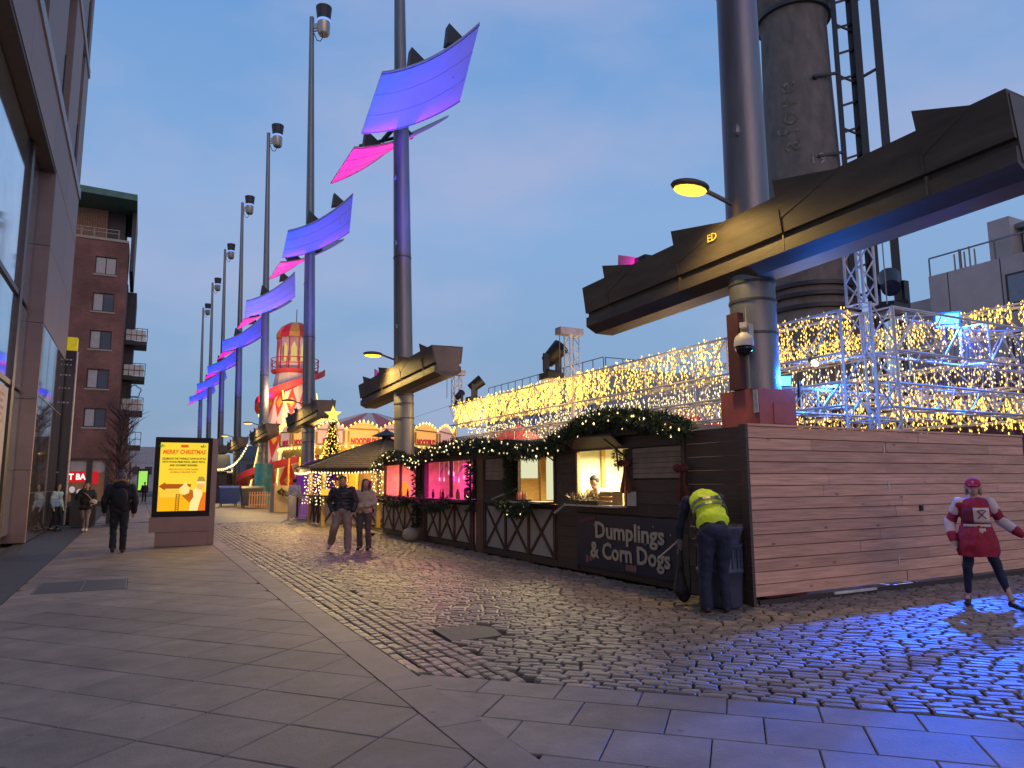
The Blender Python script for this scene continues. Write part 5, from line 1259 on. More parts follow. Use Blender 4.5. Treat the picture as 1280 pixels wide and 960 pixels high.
# wraps round mast feet
mw = thing('mast_wrap', 'turquoise printed wrap round the foot of the fourth mast', 'wrap', (8, 53.8, 0))
smooth_angle(MB().lathe((8, 53.77, 0), [(.62, 0), (.62, 3.0)], 20).build('sleeve', mat('turquoise_print', (.05, .26, .3), .5, 0, .6, 1.6), mw))
MB().lathe((8, 53.77, 3.001), [(.62, 0), (.35, .01)], 20).build('sleeve_top', mat('turquoise_print', (.05, .26, .3)), mw)
for i, (x, y, c, lab) in enumerate(((5.9, 55.5, (.02, .06, .25), 'blue wheeled bin standing at the edge of the fair'), (6.75, 50.2, (.07, .07, .075), 'dark grey wheeled bin beside the blue one'))):
    t = thing('wheeled_bin', lab, 'bin', (x, y, 0), None); m = mat('bin_plastic_%d' % i, c, .45, 0, .15, 4)
    b = MB().add([(x-.55, y-.5, .15), (x+.55, y-.5, .15), (x+.55, y+.5, .15), (x-.55, y+.5, .15), (x-.68, y-.6, 1.25), (x+.68, y-.6, 1.25), (x+.68, y+.6, 1.25), (x-.68, y+.6, 1.25)], [(0, 3, 2, 1), (4, 5, 6, 7), (0, 1, 5, 4), (1, 2, 6, 5), (2, 3, 7, 6), (3, 0, 4, 7)]); b.build('body', m, t)
    smooth_angle(MB().prism([(x-.7, y-.62, 1.26), (x-.7, y-.4, 1.4), (x-.7, y+.4, 1.42), (x-.7, y+.62, 1.26)], (1.4, 0, 0)).build('lid', m, t))
    for sx in (-.5, .5):
        for sy in (-.45, .45): MB().tube((x+sx-.03, y+sy, .09), (x+sx+.03, y+sy, .09), .09, .09, 12).build('wheel', M_black, t)
t = thing('picket_fence', 'low pale wooden picket fence at the foot of the slide', 'fence', (7.3, 48.3, 0)); M_pk = mat('picket_wood', (.5, .3, .16), .7, 0, .2, 6)
for k in range(14): x = 6.35+k*.15; y = 48.2-k*.03; MB().box(x, x+.07, y, y+.025, .05, 1.05).build('picket', M_pk, t)
for z in (.25, .85): MB().bar((6.35, 48.26, z), (8.4, 47.85, z), .03, .07).build('rail', M_pk, t)
t = thing('ticket_booth', 'pale boxed entrance counter with a dark swag at the foot of the helter skelter', 'booth', (7.6, 40.9, 0))
MB().box(6.75, 8.5, 41.2, 42.6, 0, 1.45).build('body', mat('booth_board', (.5, .36, .2), .7, 0, .15, 3), t)
for x in (6.72, 8.42): MB().box(x, x+.12, 41.08, 41.2, 0, 1.62).build('post', M_pk, t)
b = MB(); needles(b, [(6.95, 41.1, 1.2), (7.3, 41.1, 1.0), (7.8, 41.1, 1.0), (8.2, 41.1, 1.2)], .12, 350, .12); b.build('fir_swag', M_green, t, kind='stuff')
t = thing('purple_screen', 'rounded purple board behind the crowd barrier', 'board', (7.9, 33.4, 0))
b = MB(); b.prism([(6.4, 33.4, 0), (8.2, 33.4, 0)]+[(7.3+.9*math.cos(a), 33.4, 1.9+.75*math.sin(a)) for a in [PI*j/12 for j in range(13)]], (0, .1, 0)); b.build('panel', mat('purple_board', (.16, .02, .3), .5, 0, .15, 1.5, emit=(.3, .03, .6), es=.18), t)
b = MB(); b.prism([(6.5, 33.38, 0), (7.4, 33.38, 0), (7.2, 33.38, 1.1), (6.95, 33.38, 1.6), (6.7, 33.38, 1.0)], (0, .015, 0)); b.build('motif', mat('purple_light', (.35, .15, .4), .5, emit=(.5, .15, .6), es=.2), t)
t = thing('blue_drum', 'blue drum at the left of the hut counter', 'drum', (5.7, 30.2, 0))
smooth_angle(MB().lathe((6.8, 31.0, 0), [(.28, 0), (.3, .05), (.28, .4), (.3, .45), (.28, .85), (.3, .9)], 18).build('body', mat('drum_blue', (.03, .08, .35), .4), t))
def barrier(label, p, ang, L=2.3):
    t = thing('crowd_barrier', label, 'barrier', (p[0], p[1], 0), 'steel crowd barriers by the fair'); d = Vector((math.cos(ang), math.sin(ang), 0)); n = Vector((-d.y, d.x, 0)); o = Vector((p[0], p[1], 0)); u = Vector((0, 0, 1))
    MB().path([o+u*.15, o+u*1.02, o+u*1.1+d*.08, o+u*1.1+d*(L-.08), o+u*1.02+d*L, o+u*.15+d*L], .022, 6).build('frame', M_steel2, t)
    MB().tube(o+u*.2, o+d*L+u*.2, .018).build('bottom_rail', M_steel2, t)
    for k in range(1, 16): MB().tube(o+d*(L*k/16)+u*.2, o+d*(L*k/16)+u*1.09, .009, .009, 5).build('bar', M_steel2, t)
    for f in (.15, .85): MB().path([o+d*(L*f)+n*.32+u*.02, o+d*(L*f)+u*.2, o+d*(L*f)-n*.32+u*.02], .016, 5).build('foot', M_steel2, t)
M_steel2 = mat('barrier_steel', (.5, .48, .46), .35, .7, .1, 5)
barrier('steel crowd barrier seen end on at the edge of the cobbles', (5.35, 29.3), rad(72)); barrier('steel crowd barrier facing us in front of the purple board', (6.2, 31.6), rad(-18), 2.2)

# ================================================================== ADVERTISING SCREEN
kx0, kx1, ky = .42, 1.86, 20.6
ks = thing('advertising_screen', 'freestanding digital advertising screen with glowing yellow christmas poster on the pavement', 'screen', ((kx0+kx1)/2, ky, 0))
M_kb = mat('kiosk_bronze', (.22, .15, .13), .4, .5, .1, 3)
MB().box(kx0+.05, kx1-.141, ky-.1, ky+.12, .02, .36).build('plinth', M_kb, ks)
MB().box(kx0-.1, kx1-.14, ky-.14, ky+.16, .37, .75).build('lower_panel', M_kb, ks)
MB().box(kx0-.06, kx1-.14, ky-.14, ky+.16, .76, 2.8).build('housing', mat('screen_black', (.006, .006, .008), .4, 0, 0, spec=.2), ks)
MB().box(kx1-.139, kx1, ky-.12, ky+.14, .02, 2.79).build('side_frame', M_kb, ks)
sx0, sx1, sz0, sz1 = kx0+.06, kx1-.25, .9, 2.66
scr = MB().box(sx0, sx1, ky-.15, ky-.141, sz0, sz1).build('screen', emis('screen_yellow', (1, .70, .045), 1.0), ks)
w_, h_ = sx1-sx0, sz1-sz0
def sp_(u, v, d=.001): return (sx0+u*w_, ky-.15-d, sz0+v*h_)
LV = [0]
def shape(name, pts, col, d=None):
    LV[0] += 1; d = .0015+LV[0]*.0004
    return MB().prism([sp_(u, v, d) for u, v in pts], (0, .0003, 0)).build(name, emis('scr_'+name, col, 1.0), scr)
shape('red_tab', [(.42, .93), (.58, .93), (.58, .97), (.42, .97)], (.8, .12, .02))
def stx(body, v, size, col, name='poster_lettering', bold=.003, sx=1.0, u=.5, sh=0, width=None): LV[0] += 1; return text(name, body, emis('scrt_%s' % str(col), col, 1), scr, sp_(u, v, .0015+LV[0]*.0004), size, (1, 0, 0), (0, 0, 1), .0002, bold, sx=sx, shear=sh, width=width)
stx('MERRY CHRISTMAS', .86, .15, (.85, .14, .015), bold=.006, sh=.12, width=1.02)
stx('CELEBRATE THE TWINKLE TOWN IN STYLE', .762, .066, (.12, .07, .01), width=1.04)
stx('WITH WOOD-FIRED PIZZA, GREAT PINTS,', .715, .066, (.12, .07, .01), width=1.02)
stx('AND GOURMET BURGERS.', .665, .066, (.12, .07, .01), sx=.85)
stx("WE'VE GOT WHAT YOU'RE CRAVING", .605, .052, (.75, .2, .02), sx=.8); stx('BOOKING A TABLE RIGHT NOW', .565, .052, (.75, .2, .02), sx=.8)
shape('amber_ground', [(0, 0), (1, 0), (1, .22), (.62, .3), (0, .3)], (1, .5, .015))
shape('roof_shape', [(.0, .33), (.5, .31), (.42, .2), (.04, .2)], (1, .62, .06))
shape('arrow_sign', [(.0, .36), (.14, .42), (.14, .395), (.68, .39), (.66, .325), (.14, .325), (.14, .3)], (.45, .1, .01))
shape('santa_coat', [(.68, 0), (.72, .16), (.84, .26), (1, .27), (1, 0)], (.9, .2, .01))
shape('santa_sleeve', [(.5, .22), (.6, .33), (.74, .29), (.8, .16), (.66, .12)], (.55, .14, .01))
shape('santa_beard', [(.66, 0), (.68, .14), (.74, .2), (.72, .3), (.8, .34), (.9, .3), (.93, .24), (.88, .14), (.84, .0)], (1, .85, .35))
shape('santa_face', [(.8, .33), (.82, .42), (.93, .42), (.95, .34), (.88, .3)], (.95, .5, .15))
shape('santa_hat', [(.79, .42), (.83, .5), (.93, .5), (.98, .44), (.95, .41)], (.5, .3, .05)); shape('santa_hat_brim', [(.78, .4), (.8, .43), (.96, .43), (.97, .4)], (1, .85, .4))
shape('santa_glove', [(.44, .26), (.43, .33), (.5, .37), (.56, .44), (.6, .37), (.66, .34), (.64, .26), (.54, .23)], (1, .8, .25))
shape('ladder_side', [(.36, .0), (.37, .25), (.39, .25), (.38, .0)], (.35, .12, .01)); shape('ladder_side', [(.42, .0), (.43, .25), (.45, .25), (.44, .0)], (.35, .12, .01))
for k in range(8): shape('ladder_rung', [(.37, .02+k*.03), (.44, .02+k*.03), (.44, .03+k*.03), (.37, .03+k*.03)], (.35, .12, .01))
for u0, v0 in ((.04, .93), (.9, .93)):
    for k in range(3): a = k*1.1+.2; shape('holly_leaf', [(u0, v0), (u0+.05*math.cos(a), v0+.03*math.sin(a)+.01), (u0+.08*math.cos(a+.3), v0+.05*math.sin(a+.3)), (u0+.04*math.cos(a+.7), v0+.03*math.sin(a+.7))], (.08, .2, .03))
lamp('AREA', 'screen_light', ((sx0+sx1)/2, ky-.17, 1.75), 14, (1, .7, .1), ((sx0+sx1)/2, ky-3, 1.6), 1.0)

# ================================================================== BARE TREE, BINS, BENCH at left
def bare_tree(x, y, h, label):
    t = thing('bare_tree', label, 'tree', (x, y, 0)); M_bk = mat('bark', (.05, .03, .032), .8, 0, .3, 12)
    MB().tube((x, y, 0), (x, y, h*.75), .13, .05, 8).build('trunk', M_bk, t); br = MB(); tw = MB()
    for k in range(95):
        z = 1.0+random.random()*(h-1.6); a = random.uniform(0, 2*PI); L = random.uniform(.8, 1.5)*(1-abs(z/h-.4)*.6); r0 = Vector((x, y, z)); d = Vector((math.cos(a)*.8, math.sin(a)*.8, .75)).normalized()
        e = r0+d*L; br.tube(r0, e, .03, .012, 4, False)
        for j in range(11):
            s = r0.lerp(e, random.uniform(.25, 1)); dd = (d+Vector((random.uniform(-.9, .9), random.uniform(-.9, .9), random.uniform(-.3, .6)))).normalized(); e2 = s+dd*random.uniform(.3, .7); tw.tube(s, e2, .011, .004, 3, False)
    br.build('limb', M_bk, t, kind='stuff'); tw.build('crown', mat('red_twigs', (.16, .075, .065), .8, 0, .4, 8), t, kind='stuff')
bare_tree(-.85, 42, 5.9, 'bare upright tree with dense reddish twigs behind the hooded walker')
def street_bin(x, y, label):
    t = thing('street_bin', label, 'bin', (x, y, 0), 'dark street bins by the shops')
    smooth_angle(MB().box(x-.4, x+.4, y-.35, y+.35, .05, 1.2).build('body', mat('bin_dark', (.025, .025, .03), .5), t)); MB().box(x-.43, x+.43, y-.38, y+.38, 1.2, 1.27).build('lid', M_dark, t); MB().box(x-.25, x+.25, y-.36, y-.351, .85, 1.05).build('opening', M_black, t)
street_bin(-1.75, 31.5, 'dark square litter bin left of the woman on the phone'); street_bin(-.62, 32.6, 'dark square litter bin behind the hooded walker')
t = thing('bench', 'low dark block bench by the glossy shop corner', 'bench', (-2.3, 34, 0)); MB().box(-2.9, -1.9, 33.8, 34.6, .12, .72).build('seat', M_dark, t); MB().box(-2.8, -2.0, 33.9, 34.5, 0, .11).build('plinth', M_black, t)
MB().box(-1.88, -1.8, 33.8, 33.9, 0, .95).build('end_post', mat('post_yellow', (.5, .38, .03), .5), t)
# barrel bin beside the worker
t = thing('barrel_bin', 'large ribbed dark blue barrel bin with crumpled liner beside the bending worker', 'bin', (6.72, 7.05, 0)); bxx, byy = 6.73, 7.08
M_bar = mat('barrel_blue', (.045, .05, .08), .4, .2, .15, 6)
smooth_angle(MB().lathe((bxx, byy, 0), [(.25, 0), (.27, .02), (.275, .25), (.285, .42), (.3, .44), (.3, .47), (.285, .49), (.285, .74), (.3, .76), (.3, .79), (.27, .8)], 28).build('body', M_bar, t))
for k in range(22):
    a = 2*PI*k/22; MB().bar((bxx+.284*math.cos(a), byy+.284*math.sin(a), .5), (bxx+.284*math.cos(a), byy+.284*math.sin(a), .73), .025, .02, (math.cos(a), math.sin(a), 0)).build('rib', M_bar, t)
b = MB(); prof = []
for j in range(7):
    for i in range(24):
        a = 2*PI*i/24; r = (.255, .27, .3, .33, .31, .2, .1)[j]*(1+random.uniform(-.09, .09)); b.v.append((bxx+r*math.cos(a), byy+r*math.sin(a), (.78, .86, .95, 1.0, 1.03, .98, .93)[j]+random.uniform(-.012, .012)))
for j in range(6):
    for i in range(24): b.f.append((j*24+i, j*24+(i+1) % 24, (j+1)*24+(i+1) % 24, (j+1)*24+i)); b.mi.append(0)
b.build('bin_liner', mat('liner_plastic', (.05, .05, .08), .25, 0, .2, 9, .4, 20), t, True)

# ================================================================== PEOPLE
def remesh(ob, v, sm=3):
    m = ob.modifiers.new('merge', 'REMESH'); m.mode = 'VOXEL'; m.voxel_size = v; m.use_smooth_shade = True
    s = ob.modifiers.new('smooth', 'SMOOTH'); s.iterations = sm; s.factor = .5; return ob
CLOUD = bpy.data.textures.new('folds', 'CLOUDS'); CLOUD.noise_scale = .11; CLOUD.noise_depth = 2
def folds(ob, k=.03):
    d = ob.modifiers.new('folds', 'DISPLACE'); d.texture = CLOUD; d.strength = k; d.mid_level = .5; d.texture_coords = 'LOCAL'; return ob
M_skin = mat('skin', (.46, .27, .2), .55, 0, .06, 6); M_hair = mat('dark_hair', (.02, .015, .012), .6, 0, .3, 30, .3, 60)
def cl(name, c, r=.8): return mat('cloth_'+name, c, r, 0, .18, 9, .35, 28)
def person(label, loc, rz, h=1.75, J={}, top=None, topw=1.0, legs=None, legw=1.0, shoe=None, hair=True, hairm=None, fine=.013, group=None, bare=False, short=False, top_low=.86, hairlen=0):
    s = h/1.76; Q = {'head': (0, -.01, 1.64), 'neck': (0, .0, 1.47), 'chest': (0, 0, 1.3), 'waist': (0, 0, 1.08), 'pelvis': (0, 0, .95),
         'sL': (.19, 0, 1.42), 'sR': (-.19, 0, 1.42), 'eL': (.25, .02, 1.13), 'eR': (-.25, .02, 1.13), 'wL': (.26, -.06, .88), 'wR': (-.26, -.06, .88),
         'hL': (.095, 0, .92), 'hR': (-.095, 0, .92), 'kL': (.11, -.02, .5), 'kR': (-.11, -.02, .5), 'aL': (.12, .02, .09), 'aR': (-.12, .02, .09), 'tL': (.13, -.14, .035), 'tR': (-.13, -.14, .035), 'face': (0, -1, 0)}
    Q.update(J); Rz = Matrix.Rotation(rz, 3, 'Z'); O = Vector(loc)
    Wp = {k: (O + Rz @ (Vector(v)*s)) for k, v in Q.items() if k != 'face'}; fd = (Rz @ Vector(Q['face'])).normalized()
    t = thing('person', label, 'person', loc, group)
    H = Wp['head']; up = (H-Wp['neck']).normalized(); up = (up*.5+Vector((0, 0, 1))*.5).normalized() if up.z > .3 else up
    fd = (fd-up*fd.dot(up)).normalized(); sd = up.cross(fd).normalized(); HR = Matrix((sd, -fd, up)).transposed()
    b = MB()
    b.ell(H+up*.025*s, (.077*s, .094*s, .105*s), 14, 10, HR); b.ell(H-up*.045*s+fd*.02*s, (.058*s, .07*s, .07*s), 12, 8, HR)
    b.ell(H+fd*.095*s-up*.01*s, (.012*s, .018*s, .022*s), 8, 6, HR)
    for q in (-1, 1): b.ell(H+sd*q*.077*s, (.014*s, .022*s, .032*s), 8, 6, HR)
    b.cap(Wp['neck']-Vector((0, 0, .04*s)), H-up*.05*s, .056*s, .05*s); b.cap(Wp['chest'], Wp['neck']-Vector((0, 0, .05*s)), .09*s, .06*s)
    b.cap(Wp['pelvis'], Wp['chest'], .11*s, .11*s)
    for e in 'LR':
        b.cap(Wp['s'+e], Wp['e'+e], .045*s, .038*s); b.cap(Wp['e'+e], Wp['w'+e], .036*s, .027*s); b.cap(Wp['chest'], Wp['s'+e], .07*s, .045*s)
        b.cap(Wp['h'+e], Wp['k'+e], .075*s, .05*s); b.cap(Wp['k'+e], Wp['a'+e], .047*s, .034*s); b.cap(Wp['a'+e], Wp['t'+e], .035*s, .025*s)
        # hand: palm, four fingers, thumb
        w = Wp['w'+e]; fo = (w-Wp['e'+e]).normalized(); ip = Vector((0, 0, 1)).cross(fo)
        if ip.length < .3: ip = fd.copy()
        ip.normalize(); pn = fo.cross(ip).normalized(); hc = w+fo*.055*s
        b.ell(hc, (.022*s, .022*s, .022*s), 8, 6); b.cap(w+fo*.02*s-ip*.012*s, w+fo*.085*s-ip*.018*s, .018*s, .016*s, 8); b.cap(w+fo*.02*s+ip*.012*s, w+fo*.085*s+ip*.018*s, .018*s, .016*s, 8)
        for k in range(4):
            o = ip*(.028-.0185*k)*s; L = (.036, .042, .04, .03)[k]*s; p0 = w+fo*.088*s+o; p1 = p0+fo*L+pn*.004*s; p2 = p1+(fo*.7+pn*.7)*L*.8; b.cap(p0, p1, .0088*s, .0082*s, 6); b.cap(p1, p2, .0082*s, .007*s, 6)
        p0 = w+fo*.03*s+ip*.026*s; p1 = p0+(fo*.6+ip*.7)*.035*s; b.cap(p0, p1, .011*s, .009*s, 6); b.cap(p1, p1+(fo+pn*.4)*.026*s, .009*s, .0075*s, 6)
    body = remesh(b.build('body', M_skin, t), fine*.75 if fine < .012 else fine, 2)
    b = MB()
    for q in (-1, 1): b.ell(H+fd*.083*s+sd*q*.03*s+up*.022*s, (.012*s, .006*s, .007*s), 8, 6, HR)
    b.ell(H+fd*.088*s-up*.052*s, (.022*s, .006*s, .006*s), 8, 6, HR); b.build('face_detail', mat('face_dark', (.08, .03, .03), .6, 0, 0), body)
    if top:
        b = MB(); tw = topw
        lo = Wp['pelvis'].lerp(Wp['waist'], 0) ; ax = (Wp['neck']-Wp['pelvis']).normalized(); lr = (Wp['sL']-Wp['sR']).normalized(); fr = lr.cross(ax).normalized(); TR = Matrix((lr, fr, ax)).transposed()
        b.ell(Wp['chest'], (.175*s*tw, .125*s*tw, .2*s), 18, 12, TR); b.ell(Wp['waist'], (.155*s*tw, .12*s*tw, .2*s), 18, 12, TR); [b.ell(Wp['pelvis']+ax*(.03-(top_low-.86))*s+lr*q*.07*s, (.11*s*tw, .12*s*tw, .11*s), 14, 8, TR) for q in (-1, 1)]
        b.ell(Wp['neck']-ax*.05*s, (.085*s, .08*s, .06*s), 12, 8, TR)
        for e in 'LR':
            b.cap(Wp['neck']-ax*.08*s, Wp['s'+e]-ax*.01*s, .06*s*tw, .064*s*tw, 12); b.cap(Wp['s'+e], Wp['e'+e], .066*s*tw, .055*s*tw, 12); b.cap(Wp['e'+e], Wp['e'+e].lerp(Wp['w'+e], .35 if short else .98), .056*s*tw, .043*s*tw, 12)
        folds(remesh(b.build('jacket', top, t), max(fine, .016), 3), .05)
    if legs:
        b = MB(); b.ell(Wp['pelvis'], (.155*s*legw, .12*s*legw, .12*s), 16, 10, Rz)
        for e in 'LR': b.cap(Wp['h'+e], Wp['k'+e], .092*s*legw, .066*s*legw, 12); b.cap(Wp['k'+e], Wp['k'+e].lerp(Wp['a'+e], .78 if bare else .97), .066*s*legw, (.042 if legw < 1.05 else .062)*s*legw, 12)
        folds(remesh(b.build('trousers', legs, t), max(fine, .015), 3), .04)
    for e in 'LR':
        a, q = Wp['a'+e], Wp['t'+e]; d = (q-a); d.z *= .3; d.normalize(); b = MB(); b.cap(a-Vector((0, 0, .035*s))-d*.03*s, q+Vector((0, 0, .008*s)), .045*s, .036*s, 10); b.ell(q+d*.02*s, (.045*s, .05*s, .034*s), 10, 6); b.ell(a, (.042*s, .045*s, .05*s), 10, 6)
        remesh(b.build('shoe', shoe or M_black, t), .014, 2)
    if hair:
        b = MB(); b.ell(H+up*.04*s-fd*.022*s, (.09*s, .1*s, .105*s), 14, 10, HR)
        if hairlen: b.cap(H-fd*.05*s, H-fd*.07*s-up*hairlen*s, .08*s, .06*s); 
        for q in (-1, 1):
            if hairlen: b.cap(H+sd*q*.07*s+up*.02*s, H+sd*q*.085*s-up*hairlen*s+fd*.03*s, .035*s, .03*s)
        for k in range(14): a = random.uniform(0, 2*PI); b.ell(H+up*.1*s+sd*math.cos(a)*.05*s+fd*(math.sin(a)*.055-.01)*s, (.03*s,)*3, 6, 4)
        remesh(b.build('hair', hairm or M_hair, t), .012, 1)
    return t, Wp, (sd, fd, up, HR), s
def extra(t, name, b, m, v=.014, sm=2): return remesh(b.build(name, m, t), v, sm)

UP = Vector((0, 0, 1))
# 1 hooded walker from behind
t, Wq, (sd, fd, up, HR), s = person('person walking away in black hooded parka with fur trim and grey beanie', (-.33, 19.2, 0), rad(180), 1.86,
    {'sL': (.22, 0, 1.43), 'sR': (-.22, 0, 1.43), 'eL': (.3, .02, 1.15), 'eR': (-.3, .03, 1.15), 'wL': (.3, -.1, .92), 'wR': (-.28, -.05, .9), 'kL': (.1, -.1, .5), 'aL': (.09, .1, .14), 'tL': (.09, -.06, .05), 'kR': (-.1, 0, .5), 'aR': (-.1, -.05, .09), 'tR': (-.11, -.2, .035)},
    cl('black_parka', (.012, .012, .016)), 1.35, cl('black_jeans', (.012, .013, .02)), 1.15, mat('shoe_brown', (.05, .02, .015), .6), hair=False)
b = MB(); b.ell(Wq['head']+UP*.05, (.1, .11, .11), 14, 10); extra(t, 'beanie', b, cl('beanie', (.09, .085, .11))); b = MB(); b.ell(Wq['head']+UP*.17, (.045, .045, .04), 10, 6); b.build('pompom', cl('beanie', (.09, .085, .11)), t, True)
b = MB(); b.ell(Wq['neck']+UP*.03-fd*.07, (.17, .13, .12), 14, 8); extra(t, 'hood', b, cl('black_parka', (.012, .012, .016)))
b = MB(); c = Wq['neck']+UP*.12-fd*.04
for k in range(28): a = 2*PI*k/28; b.ell(c+Vector((math.cos(a)*.145, math.sin(a)*.11, .02*math.sin(a*3))), (.028, .028, .032), 6, 4)
extra(t, 'fur_trim', b, mat('fur', (.28, .17, .08), .9, 0, .5, 40, .8, 90), .012, 1)
b = MB(); b.ell(Wq['chest']-fd*.2-UP*.1, (.16, .09, .24), 14, 10); extra(t, 'backpack', b, cl('pack', (.01, .01, .012)))
# 2 woman on the phone
t, Wq, (sd, fd, up, HR), s = person('person in black coat on the phone carrying a pale shoulder bag', (-1.52, 28.6, 0), 0, 1.66,
    {'eR': (-.3, -.08, 1.2), 'wR': (-.1, -.16, 1.52), 'eL': (.27, -.02, 1.15), 'wL': (.2, -.18, 1.0), 'kL': (.09, -.1, .5), 'aL': (.07, -.12, .1), 'tL': (.07, -.27, .05), 'kR': (-.06, 0, .5), 'aR': (-.05, .15, .12), 'tR': (-.05, .02, .03)},
    cl('black_coat', (.014, .014, .016)), 1.4, cl('grey_trousers', (.2, .17, .16)), 1.0, mat('shoe_white', (.6, .58, .55), .5), top_low=.98)
b = MB(); c = Wq['waist']+Vector((.22, -.16, -.02)); b.ell(c, (.12, .06, .1), 12, 8); b.build('shoulder_bag', cl('bag', (.5, .42, .34)), t, True)
MB().path([c, Wq['chest']+Vector((.05, -.19, 0)), Wq['sR']+Vector((0, -.08, .06))], .012, 5).build('bag_strap', cl('bag', (.5, .42, .34)), t)
MB().box(Wq['wR'].x-.02, Wq['wR'].x+.02, Wq['wR'].y-.05, Wq['wR'].y-.03, Wq['wR'].z, Wq['wR'].z+.13).build('phone', M_black, t)
# 3 person half hidden at the shop corner
t, Wq, _f, s = person('person in pale blue jacket half hidden at the glossy shop corner', (-2.42, 29.2, 0), rad(60), 1.62, {'kL': (.1, -.12, .5), 'aR': (-.1, .14, .12)}, cl('pale_blue', (.35, .48, .52)), 1.15, cl('black_jeans', (.012, .013, .02)), 1, hairlen=.15)
# 4, 5 the couple
t, Wq, (sd, fd, up, HR), s = person('man in black puffer jacket and grey baggy trousers walking towards us', (4.33, 16.9, 0), rad(-20), 1.76,
    {'head': (0, -.06, 1.62), 'sL': (.21, 0, 1.43), 'sR': (-.21, 0, 1.43), 'eL': (.3, .03, 1.15), 'eR': (-.33, .05, 1.17), 'wL': (.24, -.05, .93), 'wR': (-.22, -.08, .95), 'kL': (.14, -.06, .5), 'aL': (.15, -.12, .09), 'tL': (.16, -.28, .035), 'kR': (-.17, -.08, .53), 'aR': (-.27, .2, .2), 'tR': (-.3, .1, .08)},
    cl('black_puffer', (.016, .015, .018), .45), 1.3, cl('stone_trousers', (.22, .17, .14)), 1.38, mat('shoe_grey', (.2, .2, .22), .5))
J_ = [o for o in t.children if o.name.startswith('jacket')][0]
b = MB()
for k in range(7):
    z = .95+k*.075; c = Vector((Wq['chest'].x, Wq['chest'].y, z)); b.ell(c, (.205+.035*math.sin(PI*k/6), .165, .05), 18, 6, Matrix.Rotation(rad(-20), 3, 'Z'))
for e in 'LR':
    for k in range(6): p = Wq['s'+e].lerp(Wq['e'+e], k/6+.05); b.ell(p, (.086, .086, .04), 12, 6)
    for k in range(5): p = Wq['e'+e].lerp(Wq['w'+e], k/5+.05); b.ell(p, (.074, .074, .036), 12, 6)
extra(t, 'quilted_baffles', b, cl('black_puffer', (.016, .015, .018)), .013, 2); b = MB(); b.cap(Wq['neck']-UP*.04, Wq['neck']+UP*.04, .1, .095); extra(t, 'collar', b, cl('black_puffer', (.016, .015, .018)))
t, Wq, (sd, fd, up, HR), s = person('woman in cream fleece jacket and wide dark trousers beside the man in black', (4.87, 16.95, 0), rad(-30), 1.68,
    {'head': (0.02, -.03, 1.64), 'face': (.6, -1, 0), 'eL': (.27, -.02, 1.16), 'wL': (.08, -.2, 1.1), 'eR': (-.26, .02, 1.15), 'wR': (-.05, -.18, 1.06), 'kL': (.11, -.02, .5), 'aR': (-.12, .1, .11), 'tR': (-.13, -.04, .035)},
    cl('cream_fleece', (.42, .33, .25)), 1.28, cl('dark_grey_trousers', (.07, .065, .07)), 1.18, hair=True, hairm=mat('brown_hair', (.06, .035, .022), .6, 0, .3, 30, .3, 60), hairlen=.2)
b = MB(); b.cap(Wq['neck']-UP*.02, Wq['neck']+UP*.05, .1, .09); extra(t, 'scarf', b, cl('scarf', (.2, .13, .1)))
# 6 dark figure at the pink bar
person('person in dark long coat leaning at the left end of the pink bar', (6.35, 21.6, 0), rad(70), 1.66, {'eL': (.25, -.1, 1.15), 'wL': (.2, -.3, 1.1)}, cl('black_coat', (.014, .014, .016)), 1.35, cl('black_jeans', (.012, .013, .02)), 1.1, hairlen=.12, top_low=1.06)
# 7 white shirt by the barrier
person('person in white shirt and dark trousers standing behind the crowd barrier', (6.35, 33.4, 0), rad(150), 1.78, {}, cl('white_shirt', (.5, .47, .5)), 1.1, cl('black_jeans', (.012, .013, .02)), 1.05, mat('shoe_white', (.6, .58, .55)))
# 8, 9 distant walkers
person('distant dark figure in front of the green display board', (.6, 72, 0), 0, 1.75, {}, cl('black_coat', (.014, .014, .016)), 1.2, cl('black_jeans', (.012, .013, .02)), 1.1, fine=.02)
person('distant dark figure beside the advertising screen edge', (1.75, 66, 0), 0, 1.7, {}, cl('black_coat', (.014, .014, .016)), 1.2, cl('black_jeans', (.012, .013, .02)), 1.1, fine=.02)
# 10 vendor bent over in the dumpling hatch
person('vendor with dark hair in pale top bending over behind the dumpling hatch', (7.72, 11.1, 0), rad(-60), 1.8, {'head': (.02, -.36, 1.53), 'neck': (0, -.24, 1.42), 'chest': (0, -.1, 1.27), 'sL': (.17, -.16, 1.38), 'sR': (-.17, -.16, 1.38), 'eL': (.22, -.3, 1.18), 'wL': (.12, -.5, 1.15), 'eR': (-.22, -.3, 1.18), 'wR': (-.12, -.5, 1.15), 'face': (0, -1, -.8)}, cl('pale_top', (.62, .55, .35)), 1.12, cl('black_jeans', (.012, .013, .02)), 1)
person('bar worker in dark clothes behind the right opening of the pink stall', (8.0, 17.7, 0), rad(-80), 1.72, {}, cl('maroon_top', (.12, .03, .05)), 1.15, cl('black_jeans', (.012, .013, .02)), 1)
